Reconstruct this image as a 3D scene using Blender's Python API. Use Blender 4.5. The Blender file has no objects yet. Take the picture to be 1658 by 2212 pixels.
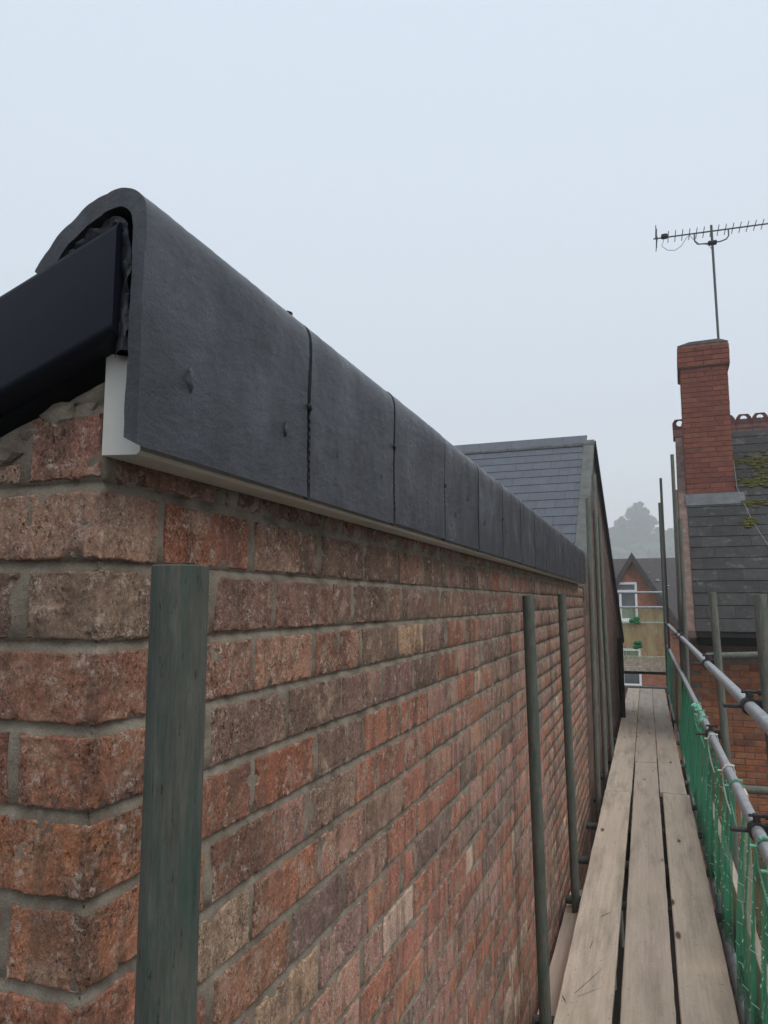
import bpy, bmesh, math, random
import numpy as np
from mathutils import Vector, Matrix

R = math.radians
rnd = random.Random(7)
scene = bpy.context.scene
COL = scene.collection

# ------------------------------------------------------------------ camera, sky, sun, exposure
# The origin is the photographer's eye; +Y runs along the scaffold walkway, the street is at GZ.
GZ = -6.2
CAM_A, CAM_P = R(19.411), R(6.984)
cam = bpy.data.cameras.new('camera')
cam_o = bpy.data.objects.new('camera', cam)
COL.objects.link(cam_o)
cam.sensor_fit = 'VERTICAL'
cam.sensor_height = 36.0
cam.sensor_width = 27.0
cam.lens = 36.0 * 1600.0 / 2212.0
cam.clip_start = 0.02
cam.clip_end = 2000.0
cam_o.rotation_euler = (math.pi / 2 + CAM_P, 0, CAM_A)
scene.camera = cam_o

SUN_EL, SUN_AZ = R(50), R(118)     # azimuth clockwise from +Y
world = bpy.data.worlds.new('World')
scene.world = world
world.use_nodes = True
wn = world.node_tree.nodes
wl = world.node_tree.links
wn.clear()
sky = wn.new('ShaderNodeTexSky')
sky.sky_type = 'NISHITA'
sky.sun_disc = False
sky.sun_elevation = SUN_EL
sky.sun_rotation = SUN_AZ
sky.air_density = 1.0
sky.dust_density = 5.0
sk_s = wn.new('ShaderNodeMix'); sk_s.data_type = 'RGBA'; sk_s.blend_type = 'MULTIPLY'
sk_s.inputs[0].default_value = 1.0
sk_s.inputs[7].default_value = (0.10, 0.10, 0.10, 1)
wl.new(sky.outputs[0], sk_s.inputs[6])
tc = wn.new('ShaderNodeTexCoord')
sep = wn.new('ShaderNodeSeparateXYZ')
wl.new(tc.outputs['Generated'], sep.inputs[0])
rmp = wn.new('ShaderNodeValToRGB')       # an even cloud layer: whiter low down, a little bluer overhead
rmp.color_ramp.elements[0].position = 0.0
rmp.color_ramp.elements[0].color = (0.93, 0.965, 1.0, 1)
rmp.color_ramp.elements[1].position = 0.75
rmp.color_ramp.elements[1].color = (0.775, 0.885, 1.0, 1)
e = rmp.color_ramp.elements.new(0.25); e.color = (0.765, 0.845, 0.945, 1)
wl.new(sep.outputs[2], rmp.inputs[0])
sk_m = wn.new('ShaderNodeMix'); sk_m.data_type = 'RGBA'
sk_m.inputs[0].default_value = 0.92
wl.new(sk_s.outputs[2], sk_m.inputs[6])
wl.new(rmp.outputs[0], sk_m.inputs[7])
bg = wn.new('ShaderNodeBackground')
bg.inputs[1].default_value = 1.0
wl.new(sk_m.outputs[2], bg.inputs[0])
wo = wn.new('ShaderNodeOutputWorld')
wl.new(bg.outputs[0], wo.inputs[0])

sun = bpy.data.lights.new('sun', 'SUN')
sun.energy = 1.5
sun.angle = R(40)
sun.color = (1.0, 0.97, 0.93)
sun_o = bpy.data.objects.new('sun', sun)
COL.objects.link(sun_o)
sd = Vector((math.sin(SUN_AZ) * math.cos(SUN_EL), math.cos(SUN_AZ) * math.cos(SUN_EL), math.sin(SUN_EL)))
sun_o.rotation_euler = sd.to_track_quat('Z', 'Y').to_euler()
sun_o.location = (4, -4, 12)

vs = scene.view_settings
vs.view_transform = 'Standard'
vs.look = 'None'
vs.gamma = 1.0
vs.exposure = 0.0
vs.use_curve_mapping = False
scene.cycles.max_bounces = 6
scene.cycles.diffuse_bounces = 3
scene.cycles.glossy_bounces = 3
scene.cycles.transparent_max_bounces = 8
scene.cycles.volume_bounces = 3


# ------------------------------------------------------------------ helpers: noise, meshes, objects
def _hash(i, j, k, s):
    h = (i.astype(np.int64) * 374761393 + j.astype(np.int64) * 668265263 + k.astype(np.int64) * 2147483647 + s * 974634777) & 0xffffffff
    h = ((h ^ (h >> 13)) * 1274126177) & 0xffffffff
    h = (h ^ (h >> 16)) & 0xffff
    return h / 32767.5 - 1.0


def vnoise(p, seed=0):
    p = np.asarray(p, float)
    f = np.floor(p); t = p - f; t = t * t * (3 - 2 * t)
    i, j, k = f[..., 0], f[..., 1], f[..., 2]
    r = 0
    for a in (0, 1):
        wx = t[..., 0] if a else 1 - t[..., 0]
        for b in (0, 1):
            wy = t[..., 1] if b else 1 - t[..., 1]
            for c in (0, 1):
                wz = t[..., 2] if c else 1 - t[..., 2]
                r = r + wx * wy * wz * _hash(i + a, j + b, k + c, seed)
    return r


def fbm(p, octaves=3, seed=0):
    a, r, q = 1.0, 0, np.asarray(p, float)
    for o in range(octaves):
        r = r + a * vnoise(q, seed + o)
        q = q * 2.03 + 11.7
        a *= 0.5
    return r


def link(name, me, mat=None, parent=None):
    o = bpy.data.objects.new(name, me)
    COL.objects.link(o)
    if mat is not None:
        me.materials.append(mat)
    if parent is not None:
        o.parent = parent
    return o


def tag(o, label, cat, group=None):
    o['label'] = label
    o['category'] = cat
    if group:
        o['group'] = group
    return o


def empty(name, loc=(0, 0, 0), rotz=0.0, label=None, cat=None, group=None):
    o = bpy.data.objects.new(name, None)
    COL.objects.link(o)
    o.empty_display_size = 0.1
    o.location = loc
    o.rotation_euler = (0, 0, rotz)
    if label:
        tag(o, label, cat, group)
    return o


class MB:
    """collects faces for one mesh"""
    def __init__(s):
        s.v, s.f, s.sm = [], [], []

    def add(s, vs_, fs, smooth=False):
        b = len(s.v)
        s.v += [tuple(x) for x in vs_]
        s.f += [tuple(i + b for i in q) for q in fs]
        s.sm += [smooth] * len(fs)
        return s

    def box(s, x0, x1, y0, y1, z0, z1, M=None):
        vs_ = [Vector((x, y, z)) for z in (z0, z1) for y in (y0, y1) for x in (x0, x1)]
        if M is not None:
            vs_ = [M @ p for p in vs_]
        return s.add(vs_, [(0, 2, 3, 1), (4, 5, 7, 6), (0, 1, 5, 4), (2, 6, 7, 3), (0, 4, 6, 2), (1, 3, 7, 5)])

    def bbox(s, x0, x1, y0, y1, z0, z1, b=0.004, M=None):
        """box with chamfered edges"""
        bm = bmesh.new()
        bmesh.ops.create_cube(bm, size=1)
        for v in bm.verts:
            v.co = ((x0 + x1) / 2 + v.co.x * (x1 - x0), (y0 + y1) / 2 + v.co.y * (y1 - y0), (z0 + z1) / 2 + v.co.z * (z1 - z0))
        bmesh.ops.bevel(bm, geom=list(bm.edges), offset=b, segments=1, affect='EDGES', profile=0.5)
        bm.verts.ensure_lookup_table()
        vs_ = [v.co.copy() for v in bm.verts]
        if M is not None:
            vs_ = [M @ p for p in vs_]
        s.add(vs_, [[v.index for v in f.verts] for f in bm.faces])
        bm.free()
        return s

    def tube(s, pts, r, n=16, closed=False, hollow=False, cap=True):
        pts = [Vector(p) for p in pts]
        rings = []
        up = None
        for i, p in enumerate(pts):
            if i == 0:
                t = pts[1] - p
            elif i == len(pts) - 1:
                t = p - pts[i - 1]
            else:
                t = (pts[i + 1] - pts[i - 1])
            t.normalize()
            if up is None:
                up = Vector((0, 0, 1)) if abs(t.z) < 0.9 else Vector((1, 0, 0))
            a = t.cross(up).normalized()
            b = a.cross(t).normalized()
            up = b
            rr = r[i] if isinstance(r, (list, tuple)) else r
            rings.append([p + a * math.cos(2 * math.pi * k / n) * rr + b * math.sin(2 * math.pi * k / n) * rr for k in range(n)])
        vs_ = [v for q in rings for v in q]
        fs = []
        for i in range(len(rings) - 1):
            for k in range(n):
                fs.append((i * n + k, i * n + (k + 1) % n, (i + 1) * n + (k + 1) % n, (i + 1) * n + k))
        s.add(vs_, fs, True)
        if hollow:
            rr = r * 0.86
            for e_ in (0, len(rings) - 1):
                c = pts[e_]
                dirv = (pts[1] - pts[0]).normalized() if e_ == 0 else (pts[-2] - pts[-1]).normalized()
                rim = [c + (v - c) * 0.945 - dirv * r * .05 for v in rings[e_]]
                inner = [c + (v - c) * 0.86 - dirv * r * .03 for v in rings[e_]]
                deep = [v + dirv * 0.06 for v in inner]
                q = rings[e_] + rim + inner + deep
                s.add(q, [(a_ * n + k, a_ * n + (k + 1) % n, (a_ + 1) * n + (k + 1) % n, (a_ + 1) * n + k) for a_ in range(3) for k in range(n)] + [tuple(range(3 * n, 4 * n))])
        elif cap:
            s.add(rings[0], [tuple(range(n))])
            s.add(rings[-1], [tuple(range(n))])
        return s

    def lathe(s, prof, n=16, M=None):
        vs_, fs = [], []
        for (r_, z) in prof:
            for k in range(n):
                a = 2 * math.pi * k / n
                p = Vector((r_ * math.cos(a), r_ * math.sin(a), z))
                vs_.append(M @ p if M is not None else p)
        for i in range(len(prof) - 1):
            for k in range(n):
                fs.append((i * n + k, i * n + (k + 1) % n, (i + 1) * n + (k + 1) % n, (i + 1) * n + k))
        fs.append(tuple(range(n)))
        fs.append(tuple(range((len(prof) - 1) * n, len(prof) * n)))
        return s.add(vs_, fs, True)

    def prism(s, poly, a, b, axis='y'):
        n = len(poly)
        def pt(p, t):
            return {'y': (p[0], t, p[1]), 'x': (t, p[0], p[1]), 'z': (p[0], p[1], t)}[axis]
        return s.add([pt(p, a) for p in poly] + [pt(p, b) for p in poly],
                     [tuple(range(n - 1, -1, -1)), tuple(range(n, 2 * n))] + [(i, (i + 1) % n, n + (i + 1) % n, n + i) for i in range(n)])

    def mesh(s, name, fix=True):
        me = bpy.data.meshes.new(name)
        me.from_pydata(s.v, [], s.f)
        me.polygons.foreach_set('use_smooth', s.sm)
        if fix:
            bm = bmesh.new(); bm.from_mesh(me)
            bmesh.ops.recalc_face_normals(bm, faces=bm.faces)
            bm.to_mesh(me); bm.free()
        me.update()
        if any(s.sm):
            me.set_sharp_from_angle(angle=R(40))
        return me

    def build(s, name, mat, parent=None, fix=True):
        return link(name, s.mesh(name, fix), mat, parent)


def struct(o):
    o['kind'] = 'structure'
    return o


def stuff(o):
    o['kind'] = 'stuff'
    return o


# ------------------------------------------------------------------ helpers: materials
class NT:
    def __init__(s, name, rough=0.8, spec=0.3):
        s.m = bpy.data.materials.new(name)
        s.m.use_nodes = True
        s.t = s.m.node_tree
        s.p = s.t.nodes['Principled BSDF']
        s.p.inputs['Roughness'].default_value = rough
        s.p.inputs['Specular IOR Level'].default_value = spec
        s.out = s.t.nodes['Material Output']
        s._pos = None

    def n(s, typ, **kw):
        nd = s.t.nodes.new(typ)
        for k, v in kw.items():
            setattr(nd, k, v)
        return nd

    def set(s, sock, v):
        if isinstance(v, bpy.types.NodeSocket):
            s.t.links.new(v, sock)
        elif isinstance(v, (tuple, list)) and len(v) == 3 and sock.type == 'RGBA':
            sock.default_value = (*v, 1)
        else:
            sock.default_value = v

    def pos(s):
        if s._pos is None:
            s._pos = s.n('ShaderNodeNewGeometry').outputs['Position']
        return s._pos

    def objc(s):
        return s.n('ShaderNodeTexCoord').outputs['Object']

    def scale(s, v, k, rot=(0, 0, 0), loc=(0, 0, 0)):
        m = s.n('ShaderNodeMapping')
        s.set(m.inputs[0], v)
        m.inputs['Scale'].default_value = k if isinstance(k, (tuple, list)) else (k, k, k)
        m.inputs['Rotation'].default_value = rot
        m.inputs['Location'].default_value = loc
        return m.outputs[0]

    def noise(s, vec, sc=5.0, det=3.0, rough=0.55, dist=0.0):
        nd = s.n('ShaderNodeTexNoise')
        s.set(nd.inputs['Vector'], vec)
        nd.inputs['Scale'].default_value = sc
        nd.inputs['Detail'].default_value = det
        nd.inputs['Roughness'].default_value = rough
        nd.inputs['Distortion'].default_value = dist
        return nd.outputs[0]

    def voro(s, vec, sc=5.0, feature='F1', out=0, rand=1.0):
        nd = s.n('ShaderNodeTexVoronoi', feature=feature)
        s.set(nd.inputs['Vector'], vec)
        nd.inputs['Scale'].default_value = sc
        nd.inputs['Randomness'].default_value = rand
        return nd.outputs[out]

    def ramp(s, fac, stops, interp='LINEAR'):
        nd = s.n('ShaderNodeValToRGB')
        cr = nd.color_ramp
        cr.interpolation = interp
        while len(cr.elements) < len(stops):
            cr.elements.new(0.5)
        for el, (p, c) in zip(cr.elements, stops):
            el.position = p
            el.color = (*c, 1) if isinstance(c, (tuple, list)) else (c, c, c, 1)
        s.set(nd.inputs[0], fac)
        return nd.outputs[0]

    def mix(s, fac, a, b, blend='MIX'):
        nd = s.n('ShaderNodeMix', data_type='RGBA', blend_type=blend)
        s.set(nd.inputs[0], fac)
        s.set(nd.inputs[6], a)
        s.set(nd.inputs[7], b)
        return nd.outputs[2]

    def math(s, op, a, b=0.0, clamp=False):
        nd = s.n('ShaderNodeMath', operation=op, use_clamp=clamp)
        s.set(nd.inputs[0], a)
        s.set(nd.inputs[1], b)
        return nd.outputs[0]

    def attr(s, name):
        return s.n('ShaderNodeAttribute', attribute_name=name).outputs['Color']

    def rand(s):
        return s.n('ShaderNodeObjectInfo').outputs['Random']

    def bump(s, h, strength=0.5, dist=0.002, normal=None):
        nd = s.n('ShaderNodeBump')
        nd.inputs['Strength'].default_value = strength
        nd.inputs['Distance'].default_value = dist
        s.set(nd.inputs['Height'], h)
        if normal is not None:
            s.set(nd.inputs['Normal'], normal)
        return nd.outputs[0]

    def fin(s, col, normal=None, rough=None):
        s.set(s.p.inputs['Base Color'], col)
        if normal is not None:
            s.set(s.p.inputs['Normal'], normal)
        if rough is not None:
            s.set(s.p.inputs['Roughness'], rough)
        return s.m


def m_brick():
    s = NT('old_brick', 0.92, 0.12)
    P = s.pos()
    an = s.n('ShaderNodeAttribute', attribute_name='tint')
    tint, rgh = an.outputs['Color'], an.outputs['Alpha']      # alpha: how weathered this brick is
    band = s.noise(s.scale(P, (15, 15, 2.0)), 1.6, 3, 0.6)
    c = s.mix(s.ramp(band, [(0.46, 0.0), (0.60, 0.6)]), tint, (0.135, 0.088, 0.066))
    big = s.noise(P, 17, 4, 0.65)
    c = s.mix(s.ramp(big, [(0.52, 0.0), (0.64, 0.6)]), c, (0.385, 0.265, 0.19))
    soot = s.noise(s.scale(P, 1.0, loc=(3, 1, 7)), 7, 5, 0.7)
    c = s.mix(s.ramp(soot, [(0.53, 0.0), (0.67, 0.62)]), c, (0.085, 0.064, 0.052))
    patch = s.noise(s.scale(P, 1.0, loc=(1, 6, 2)), 13, 3, 0.6)
    amt = s.math('MULTIPLY', s.ramp(patch, [(0.38, 0.25), (0.62, 1.0)]), rgh)
    g = s.noise(P, 230, 6, 0.9)
    gm = s.ramp(g, [(0.34, 0.12), (0.46, 0.80), (0.54, 1.15), (0.64, 2.7)])
    c = s.mix(s.math('ADD', s.math('MULTIPLY', amt, 0.7), 0.3), c, s.mix(1.0, c, gm, 'MULTIPLY'))
    pit = s.noise(s.scale(P, (1, 1, 0.8)), 160, 3, 0.75)
    pits = s.math('MULTIPLY', s.ramp(pit, [(0.36, 1.0), (0.41, 0.0)]), amt)
    c = s.mix(pits, c, (0.04, 0.028, 0.022))
    lime = s.noise(s.scale(P, 1, loc=(9, 2, 4)), 42, 7, 0.88)
    c = s.mix(s.math('MULTIPLY', s.ramp(lime, [(0.55, 0.0), (0.62, 0.95)]), s.math('ADD', amt, 0.15)), c, (0.55, 0.455, 0.375))
    h = s.math('ADD', s.math('MULTIPLY', g, 0.9), s.math('MULTIPLY', s.ramp(pit, [(0.28, 0.0), (0.46, 1.0)]), 0.9))
    h = s.math('MULTIPLY', h, s.math('ADD', s.math('MULTIPLY', amt, 0.8), 0.2))
    h = s.math('ADD', h, s.math('MULTIPLY', s.noise(P, 70, 4, 0.6), 0.4))
    return s.fin(c, s.bump(h, 0.85, 0.0032))


def m_mortar():
    s = NT('lime_mortar', 0.95, 0.1)
    P = s.pos()
    c = s.ramp(s.noise(P, 16, 5, 0.6), [(0.30, (0.125, 0.101, 0.076)), (0.52, (0.225, 0.188, 0.145)), (0.75, (0.315, 0.272, 0.217))])
    g = s.noise(P, 500, 3, 0.7)
    c = s.mix(0.6, c, s.ramp(g, [(0.3, 0.6), (0.7, 1.35)]), 'MULTIPLY')
    c = s.mix(s.ramp(s.noise(P, 60, 4, 0.7), [(0.62, 0.0), (0.74, 0.7)]), c, (0.085, 0.07, 0.052))
    h = s.math('ADD', s.math('MULTIPLY', g, 0.3), s.noise(P, 85, 5, 0.65))
    return s.fin(c, s.bump(h, 0.7, 0.005))


def m_concrete_tile():
    s = NT('dark_concrete_tile', 0.62, 0.45)
    P = s.pos()
    cl = s.noise(s.scale(P, (1, 1, 0.7)), 11, 5, 0.6)
    c = s.ramp(cl, [(0.3, (0.021, 0.022, 0.027)), (0.55, (0.034, 0.036, 0.044)), (0.75, (0.056, 0.058, 0.068))])
    g = s.noise(P, 260, 6, 0.88)
    c = s.mix(0.9, c, s.ramp(g, [(0.32, 0.5), (0.5, 0.97), (0.68, 1.9)]), 'MULTIPLY')
    dk = s.noise(s.scale(P, 1, loc=(5, 5, 5)), 110, 4, 0.85)
    c = s.mix(s.ramp(dk, [(0.31, 0.9), (0.36, 0.0)]), c, (0.02, 0.02, 0.024))
    h = s.math('ADD', s.math('MULTIPLY', g, 0.5), s.math('MULTIPLY', s.noise(s.scale(P, (1, 0.5, 1), rot=(0.6, 0, 0)), 65, 4, 0.6), 0.9))
    return s.fin(c, s.bump(h, 0.75, 0.0030), s.ramp(cl, [(0.35, 0.44), (0.65, 0.27)]))


def m_flat(name, col, rough=0.6, spec=0.3, var=0.25, sc=20, bump=0.0, bsc=150):
    s = NT(name, rough, spec)
    P = s.pos()
    n_ = s.noise(P, sc, 4, 0.6)
    c = s.mix(1.0, col, s.ramp(n_, [(0.3, 1 - var), (0.7, 1 + var)]), 'MULTIPLY')
    nor = s.bump(s.noise(P, bsc, 3, 0.6), bump, 0.002) if bump else None
    return s.fin(c, nor)


def m_pole(name='weathered_scaffold_tube', k=1.0, warm=0.0):
    s = NT(name, 0.68, 0.22)
    P = s.pos()
    st = s.noise(s.scale(P, (420, 420, 22)), 1.0, 5, 0.75)
    c = s.ramp(st, [(0.30, (0.064 * k, 0.064 * k, 0.052 * k)), (0.50, ((0.090 + warm) * k, 0.091 * k, 0.076 * k)), (0.72, ((0.116 + warm) * k, 0.117 * k, 0.098 * k))])
    big = s.noise(s.scale(P, (45, 45, 11)), 1.0, 5, 0.7)
    c = s.mix(1.0, c, s.ramp(big, [(0.32, 0.68), (0.68, 1.14)]), 'MULTIPLY')
    gr = s.noise(s.scale(P, (60, 60, 7), loc=(0.3, 1, 2)), 1.0, 6, 0.75)
    c = s.mix(s.ramp(gr, [(0.47, 0.0), (0.68, 0.8)]), c, (0.028 * k, 0.066 * k, 0.052 * k))
    sp = s.noise(s.scale(P, (190, 190, 34)), 1.0, 5, 0.8)
    c = s.mix(s.ramp(sp, [(0.60, 0.0), (0.66, 0.85)]), c, (0.016, 0.017, 0.015))
    rs = s.noise(s.scale(P, (30, 30, 9), loc=(2, 2, 2)), 1.0, 5, 0.7)
    c = s.mix(s.ramp(rs, [(0.56, 0.0), (0.75, 0.5)]), c, (0.12 * k, 0.096 * k, 0.070 * k))
    h = s.noise(s.scale(P, (420, 420, 60)), 1.0, 5, 0.75)
    return s.fin(c, s.bump(h, 0.35, 0.0008))


def m_galv(name='galvanised_tube', c0=(0.30, 0.305, 0.315), c1=(0.52, 0.53, 0.54), rough=0.45):
    s = NT(name, rough, 0.5)
    P = s.pos()
    c = s.ramp(s.noise(P, 26, 5, 0.65), [(0.3, c0), (0.7, c1)])
    c = s.mix(s.ramp(s.noise(s.scale(P, 1, loc=(4, 4, 4)), 34, 5, 0.7), [(0.60, 0), (0.75, 0.6)]), c, (0.10, 0.085, 0.07))
    s.p.inputs['Metallic'].default_value = 0.25
    return s.fin(c, s.bump(s.noise(P, 220, 3, 0.6), 0.2, 0.001))


def m_wood():
    s = NT('weathered_plank', 0.88, 0.2)
    O = s.objc()
    r_ = s.rand()
    off = s.n('ShaderNodeVectorMath', operation='ADD')
    s.set(off.inputs[0], O)
    cmb = s.n('ShaderNodeCombineXYZ')
    for i in range(3):
        s.set(cmb.inputs[i], s.math('MULTIPLY', r_, 37.0 + 11 * i))
    s.set(off.inputs[1], cmb.outputs[0])
    O = off.outputs[0]
    base = s.mix(r_, (0.745, 0.60, 0.470), (0.635, 0.505, 0.415))
    gr = s.noise(s.scale(O, (60, 1.6, 60)), 1.0, 6, 0.65, 0.6)
    c = s.mix(1.0, base, s.ramp(gr, [(0.25, 0.86), (0.5, 1.0), (0.75, 1.08)]), 'MULTIPLY')
    ring = s.n('ShaderNodeTexWave', wave_type='BANDS', bands_direction='X', wave_profile='SAW')
    s.set(ring.inputs['Vector'], s.scale(O, (1, 0.06, 1)))
    ring.inputs['Scale'].default_value = 14
    ring.inputs['Distortion'].default_value = 5.5
    ring.inputs['Detail'].default_value = 2.5
    ring.inputs['Detail Scale'].default_value = 1.3
    c = s.mix(0.12, c, s.ramp(ring.outputs['Color'], [(0.0, 0.7), (0.8, 1.08), (1.0, 0.62)]), 'MULTIPLY')
    st = s.noise(s.scale(O, (11, 1.3, 11)), 1.0, 6, 0.68)
    c = s.mix(s.ramp(st, [(0.47, 0.0), (0.74, 0.62)]), c, (0.20, 0.155, 0.125))
    st2 = s.noise(s.scale(O, (3, 1.2, 3), loc=(8, 3, 1)), 1.0, 4, 0.6)
    c = s.mix(s.ramp(st2, [(0.52, 0.0), (0.74, 0.6)]), c, (0.62, 0.51, 0.36))
    kn = s.voro(s.scale(O, (7.5, 2.2, 7.5)), 1.0)
    c = s.mix(s.ramp(kn, [(0.07, 0.9), (0.13, 0.0)]), c, (0.10, 0.062, 0.042))
    sp = s.noise(O, 70, 4, 0.75)
    c = s.mix(s.ramp(sp, [(0.63, 0.0), (0.67, 0.75)]), c, (0.09, 0.07, 0.055))
    h = s.math('ADD', s.math('MULTIPLY', gr, 0.8), s.noise(s.scale(O, (150, 7, 150)), 1.0, 4, 0.6))
    return s.fin(c, s.bump(h, 0.45, 0.002))


def m_slate(name, c0, c1, rough=0.55, lichen=0.0, mot=0.33):
    s = NT(name, rough, 0.45)
    P = s.pos()
    c = s.mix(s.rand(), c0, c1)
    c = s.mix(1.0, c, s.ramp(s.noise(P, 9, 5, 0.65), [(0.3, 1 - mot), (0.7, 1 + mot)]), 'MULTIPLY')
    if lichen:
        c = s.mix(s.ramp(s.noise(s.scale(P, 1, loc=(1, 8, 3)), 7, 6, 0.75), [(0.56, 0), (0.68, lichen)]), c, (0.26, 0.255, 0.235))
    return s.fin(c, s.bump(s.noise(P, 55, 4, 0.6), 0.4, 0.004))


def m_house_brick():
    """single modelled bricks of the neighbouring houses"""
    s = NT('red_house_brick', 0.9, 0.15)
    P = s.pos()
    r_ = s.rand()
    c = s.ramp(r_, [(0.0, (0.30, 0.105, 0.052)), (0.35, (0.37, 0.135, 0.066)), (0.7, (0.43, 0.17, 0.082)), (0.9, (0.34, 0.155, 0.09)), (1.0, (0.20, 0.085, 0.055))])
    c = s.mix(1.0, c, s.ramp(s.noise(P, 14, 5, 0.7), [(0.3, 0.7), (0.7, 1.3)]), 'MULTIPLY')
    return s.fin(c, s.bump(s.noise(P, 90, 4, 0.6), 0.5, 0.004))


def m_chimney_brick():
    s = NT('chimney_brick', 0.9, 0.15)
    P = s.pos()
    r_ = s.rand()
    c = s.ramp(r_, [(0.0, (0.195, 0.066, 0.048)), (0.5, (0.225, 0.078, 0.053)), (0.85, (0.25, 0.092, 0.060)), (1.0, (0.16, 0.058, 0.046))])
    c = s.mix(1.0, c, s.ramp(s.noise(P, 10, 5, 0.7), [(0.3, 0.75), (0.7, 1.25)]), 'MULTIPLY')
    return s.fin(c, s.bump(s.noise(P, 90, 4, 0.6), 0.5, 0.004))


def m_brickwork(name, c0, c1, mort, axis='x', bw=0.225, rh=0.075, msz=0.010):
    """brickwork too far or too oblique to pick the bricks apart"""
    s = NT(name, 0.92, 0.12)
    O = s.objc()
    sp = s.n('ShaderNodeSeparateXYZ'); s.set(sp.inputs[0], O)
    cm = s.n('ShaderNodeCombineXYZ')
    s.set(cm.inputs[0], sp.outputs[0] if axis == 'x' else sp.outputs[1])
    s.set(cm.inputs[1], sp.outputs[2])
    b = s.n('ShaderNodeTexBrick')
    s.set(b.inputs['Vector'], cm.outputs[0])
    b.inputs['Scale'].default_value = 1.0
    b.inputs['Brick Width'].default_value = bw
    b.inputs['Row Height'].default_value = rh
    b.inputs['Mortar Size'].default_value = msz / 2
    b.inputs['Mortar Smooth'].default_value = 0.3
    b.inputs['Color1'].default_value = (*c0, 1)
    b.inputs['Color2'].default_value = (*c1, 1)
    b.inputs['Mortar'].default_value = (*mort, 1)
    n_ = s.noise(O, 4, 5, 0.65)
    c = s.mix(1.0, b.outputs[0], s.ramp(n_, [(0.3, 0.65), (0.7, 1.3)]), 'MULTIPLY')
    c = s.mix(1.0, c, s.ramp(s.noise(O, 24, 4, 0.7), [(0.3, 0.75), (0.7, 1.25)]), 'MULTIPLY')
    h = s.math('SUBTRACT', s.math('MULTIPLY', s.noise(O, 40, 4), 0.4), b.outputs[1])
    return s.fin(c, s.bump(h, 0.6, 0.008))


def m_net(name, col, opac=0.72, trans=0.35, cover=0.75):
    s = NT(name, 0.6, 0.25)
    P = s.pos()
    a = s.noise(s.scale(P, (4, 26, 1.4)), 1.0, 4, 0.6)
    c = s.mix(1.0, col, s.ramp(a, [(0.3, 0.55), (0.7, 1.55)]), 'MULTIPLY')
    c = s.mix(s.ramp(s.noise(P, 18, 5, 0.7), [(0.58, 0), (0.75, 0.45)]), c, (0.20, 0.19, 0.15))
    s.set(s.p.inputs['Base Color'], c)
    tl = s.n('ShaderNodeBsdfTranslucent'); s.set(tl.inputs[0], c)
    m1 = s.n('ShaderNodeMixShader'); m1.inputs[0].default_value = trans
    s.t.links.new(s.p.outputs[0], m1.inputs[1]); s.t.links.new(tl.outputs[0], m1.inputs[2])
    # the open weave: threads with small gaps between
    sp = s.n('ShaderNodeSeparateXYZ'); s.set(sp.inputs[0], P)
    wy = s.math('GREATER_THAN', s.math('FRACT', s.math('MULTIPLY', sp.outputs[1], 210.0)), 0.42)
    wz = s.math('GREATER_THAN', s.math('FRACT', s.math('MULTIPLY', sp.outputs[2], 150.0)), 0.55)
    th = s.math('MAXIMUM', wy, wz)
    op = s.math('ADD', s.math('MULTIPLY', th, cover), s.math('MULTIPLY', s.ramp(a, [(0.35, 0.0), (0.65, 1.0)]), opac - 0.4), True)
    tr = s.n('ShaderNodeBsdfTransparent')
    m2 = s.n('ShaderNodeMixShader')
    s.set(m2.inputs[0], op)
    s.t.links.new(tr.outputs[0], m2.inputs[1]); s.t.links.new(m1.outputs[0], m2.inputs[2])
    s.t.links.new(m2.outputs[0], s.out.inputs[0])
    return s.m


def m_glass():
    s = NT('window_glass', 0.08, 0.6)
    P = s.pos()
    return s.fin(s.ramp(s.noise(P, 1.3, 2), [(0.35, (0.09, 0.10, 0.105)), (0.65, (0.17, 0.18, 0.185))]))


M_BRICK, M_MORTAR, M_TILE, M_POLE = m_brick(), m_mortar(), m_concrete_tile(), m_pole()
M_GALV, M_WOOD = m_galv(), m_wood()
M_POLE2 = m_pole('pale_scaffold_tube', 1.75, 0.010)
M_POLE3 = m_pole('grey_green_scaffold_tube', 1.35, 0.0)
M_CLAMP = m_flat('rusty_coupler_steel', (0.045, 0.040, 0.038), 0.6, 0.4, 0.5, 60, 0.4)
M_FASCIA = m_flat('white_fascia_plastic', (0.54, 0.53, 0.48), 0.45, 0.35, 0.12, 9)
M_VERGE = m_flat('dark_verge_plastic', (0.0045, 0.006, 0.0125), 0.5, 0.2, 0.25, 9, 0.10, 60)
M_BITUMEN = m_flat('black_bedding', (0.016, 0.017, 0.024), 0.6, 0.4, 0.5, 60, 0.8, 130)
M_SLATE_BLUE = m_slate('blue_grey_slate', (0.086, 0.092, 0.110), (0.098, 0.105, 0.124), 0.5, 0.0, 0.12)
M_SLATE_OLD = m_slate('old_mossy_slate', (0.025, 0.024, 0.0225), (0.043, 0.040, 0.037), 0.85, 0.35)
M_SLATE_BROWN = m_slate('brown_roof_tile', (0.050, 0.042, 0.042), (0.075, 0.066, 0.062), 0.8, 0.2)
M_RIDGE_GREY = m_flat('grey_ridge_tile', (0.095, 0.10, 0.10), 0.7, 0.3, 0.3, 14)
M_TERRA = m_flat('terracotta_ridge', (0.135, 0.058, 0.048), 0.8, 0.2, 0.3, 12)
M_TRIM = m_flat('grey_verge_trim', (0.125, 0.128, 0.116), 0.6, 0.3, 0.25, 12)
M_BLACK = m_flat('black_bargeboard', (0.016, 0.016, 0.016), 0.6, 0.3, 0.2, 12)
M_HBRICK, M_CBRICK = m_house_brick(), m_chimney_brick()
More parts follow.
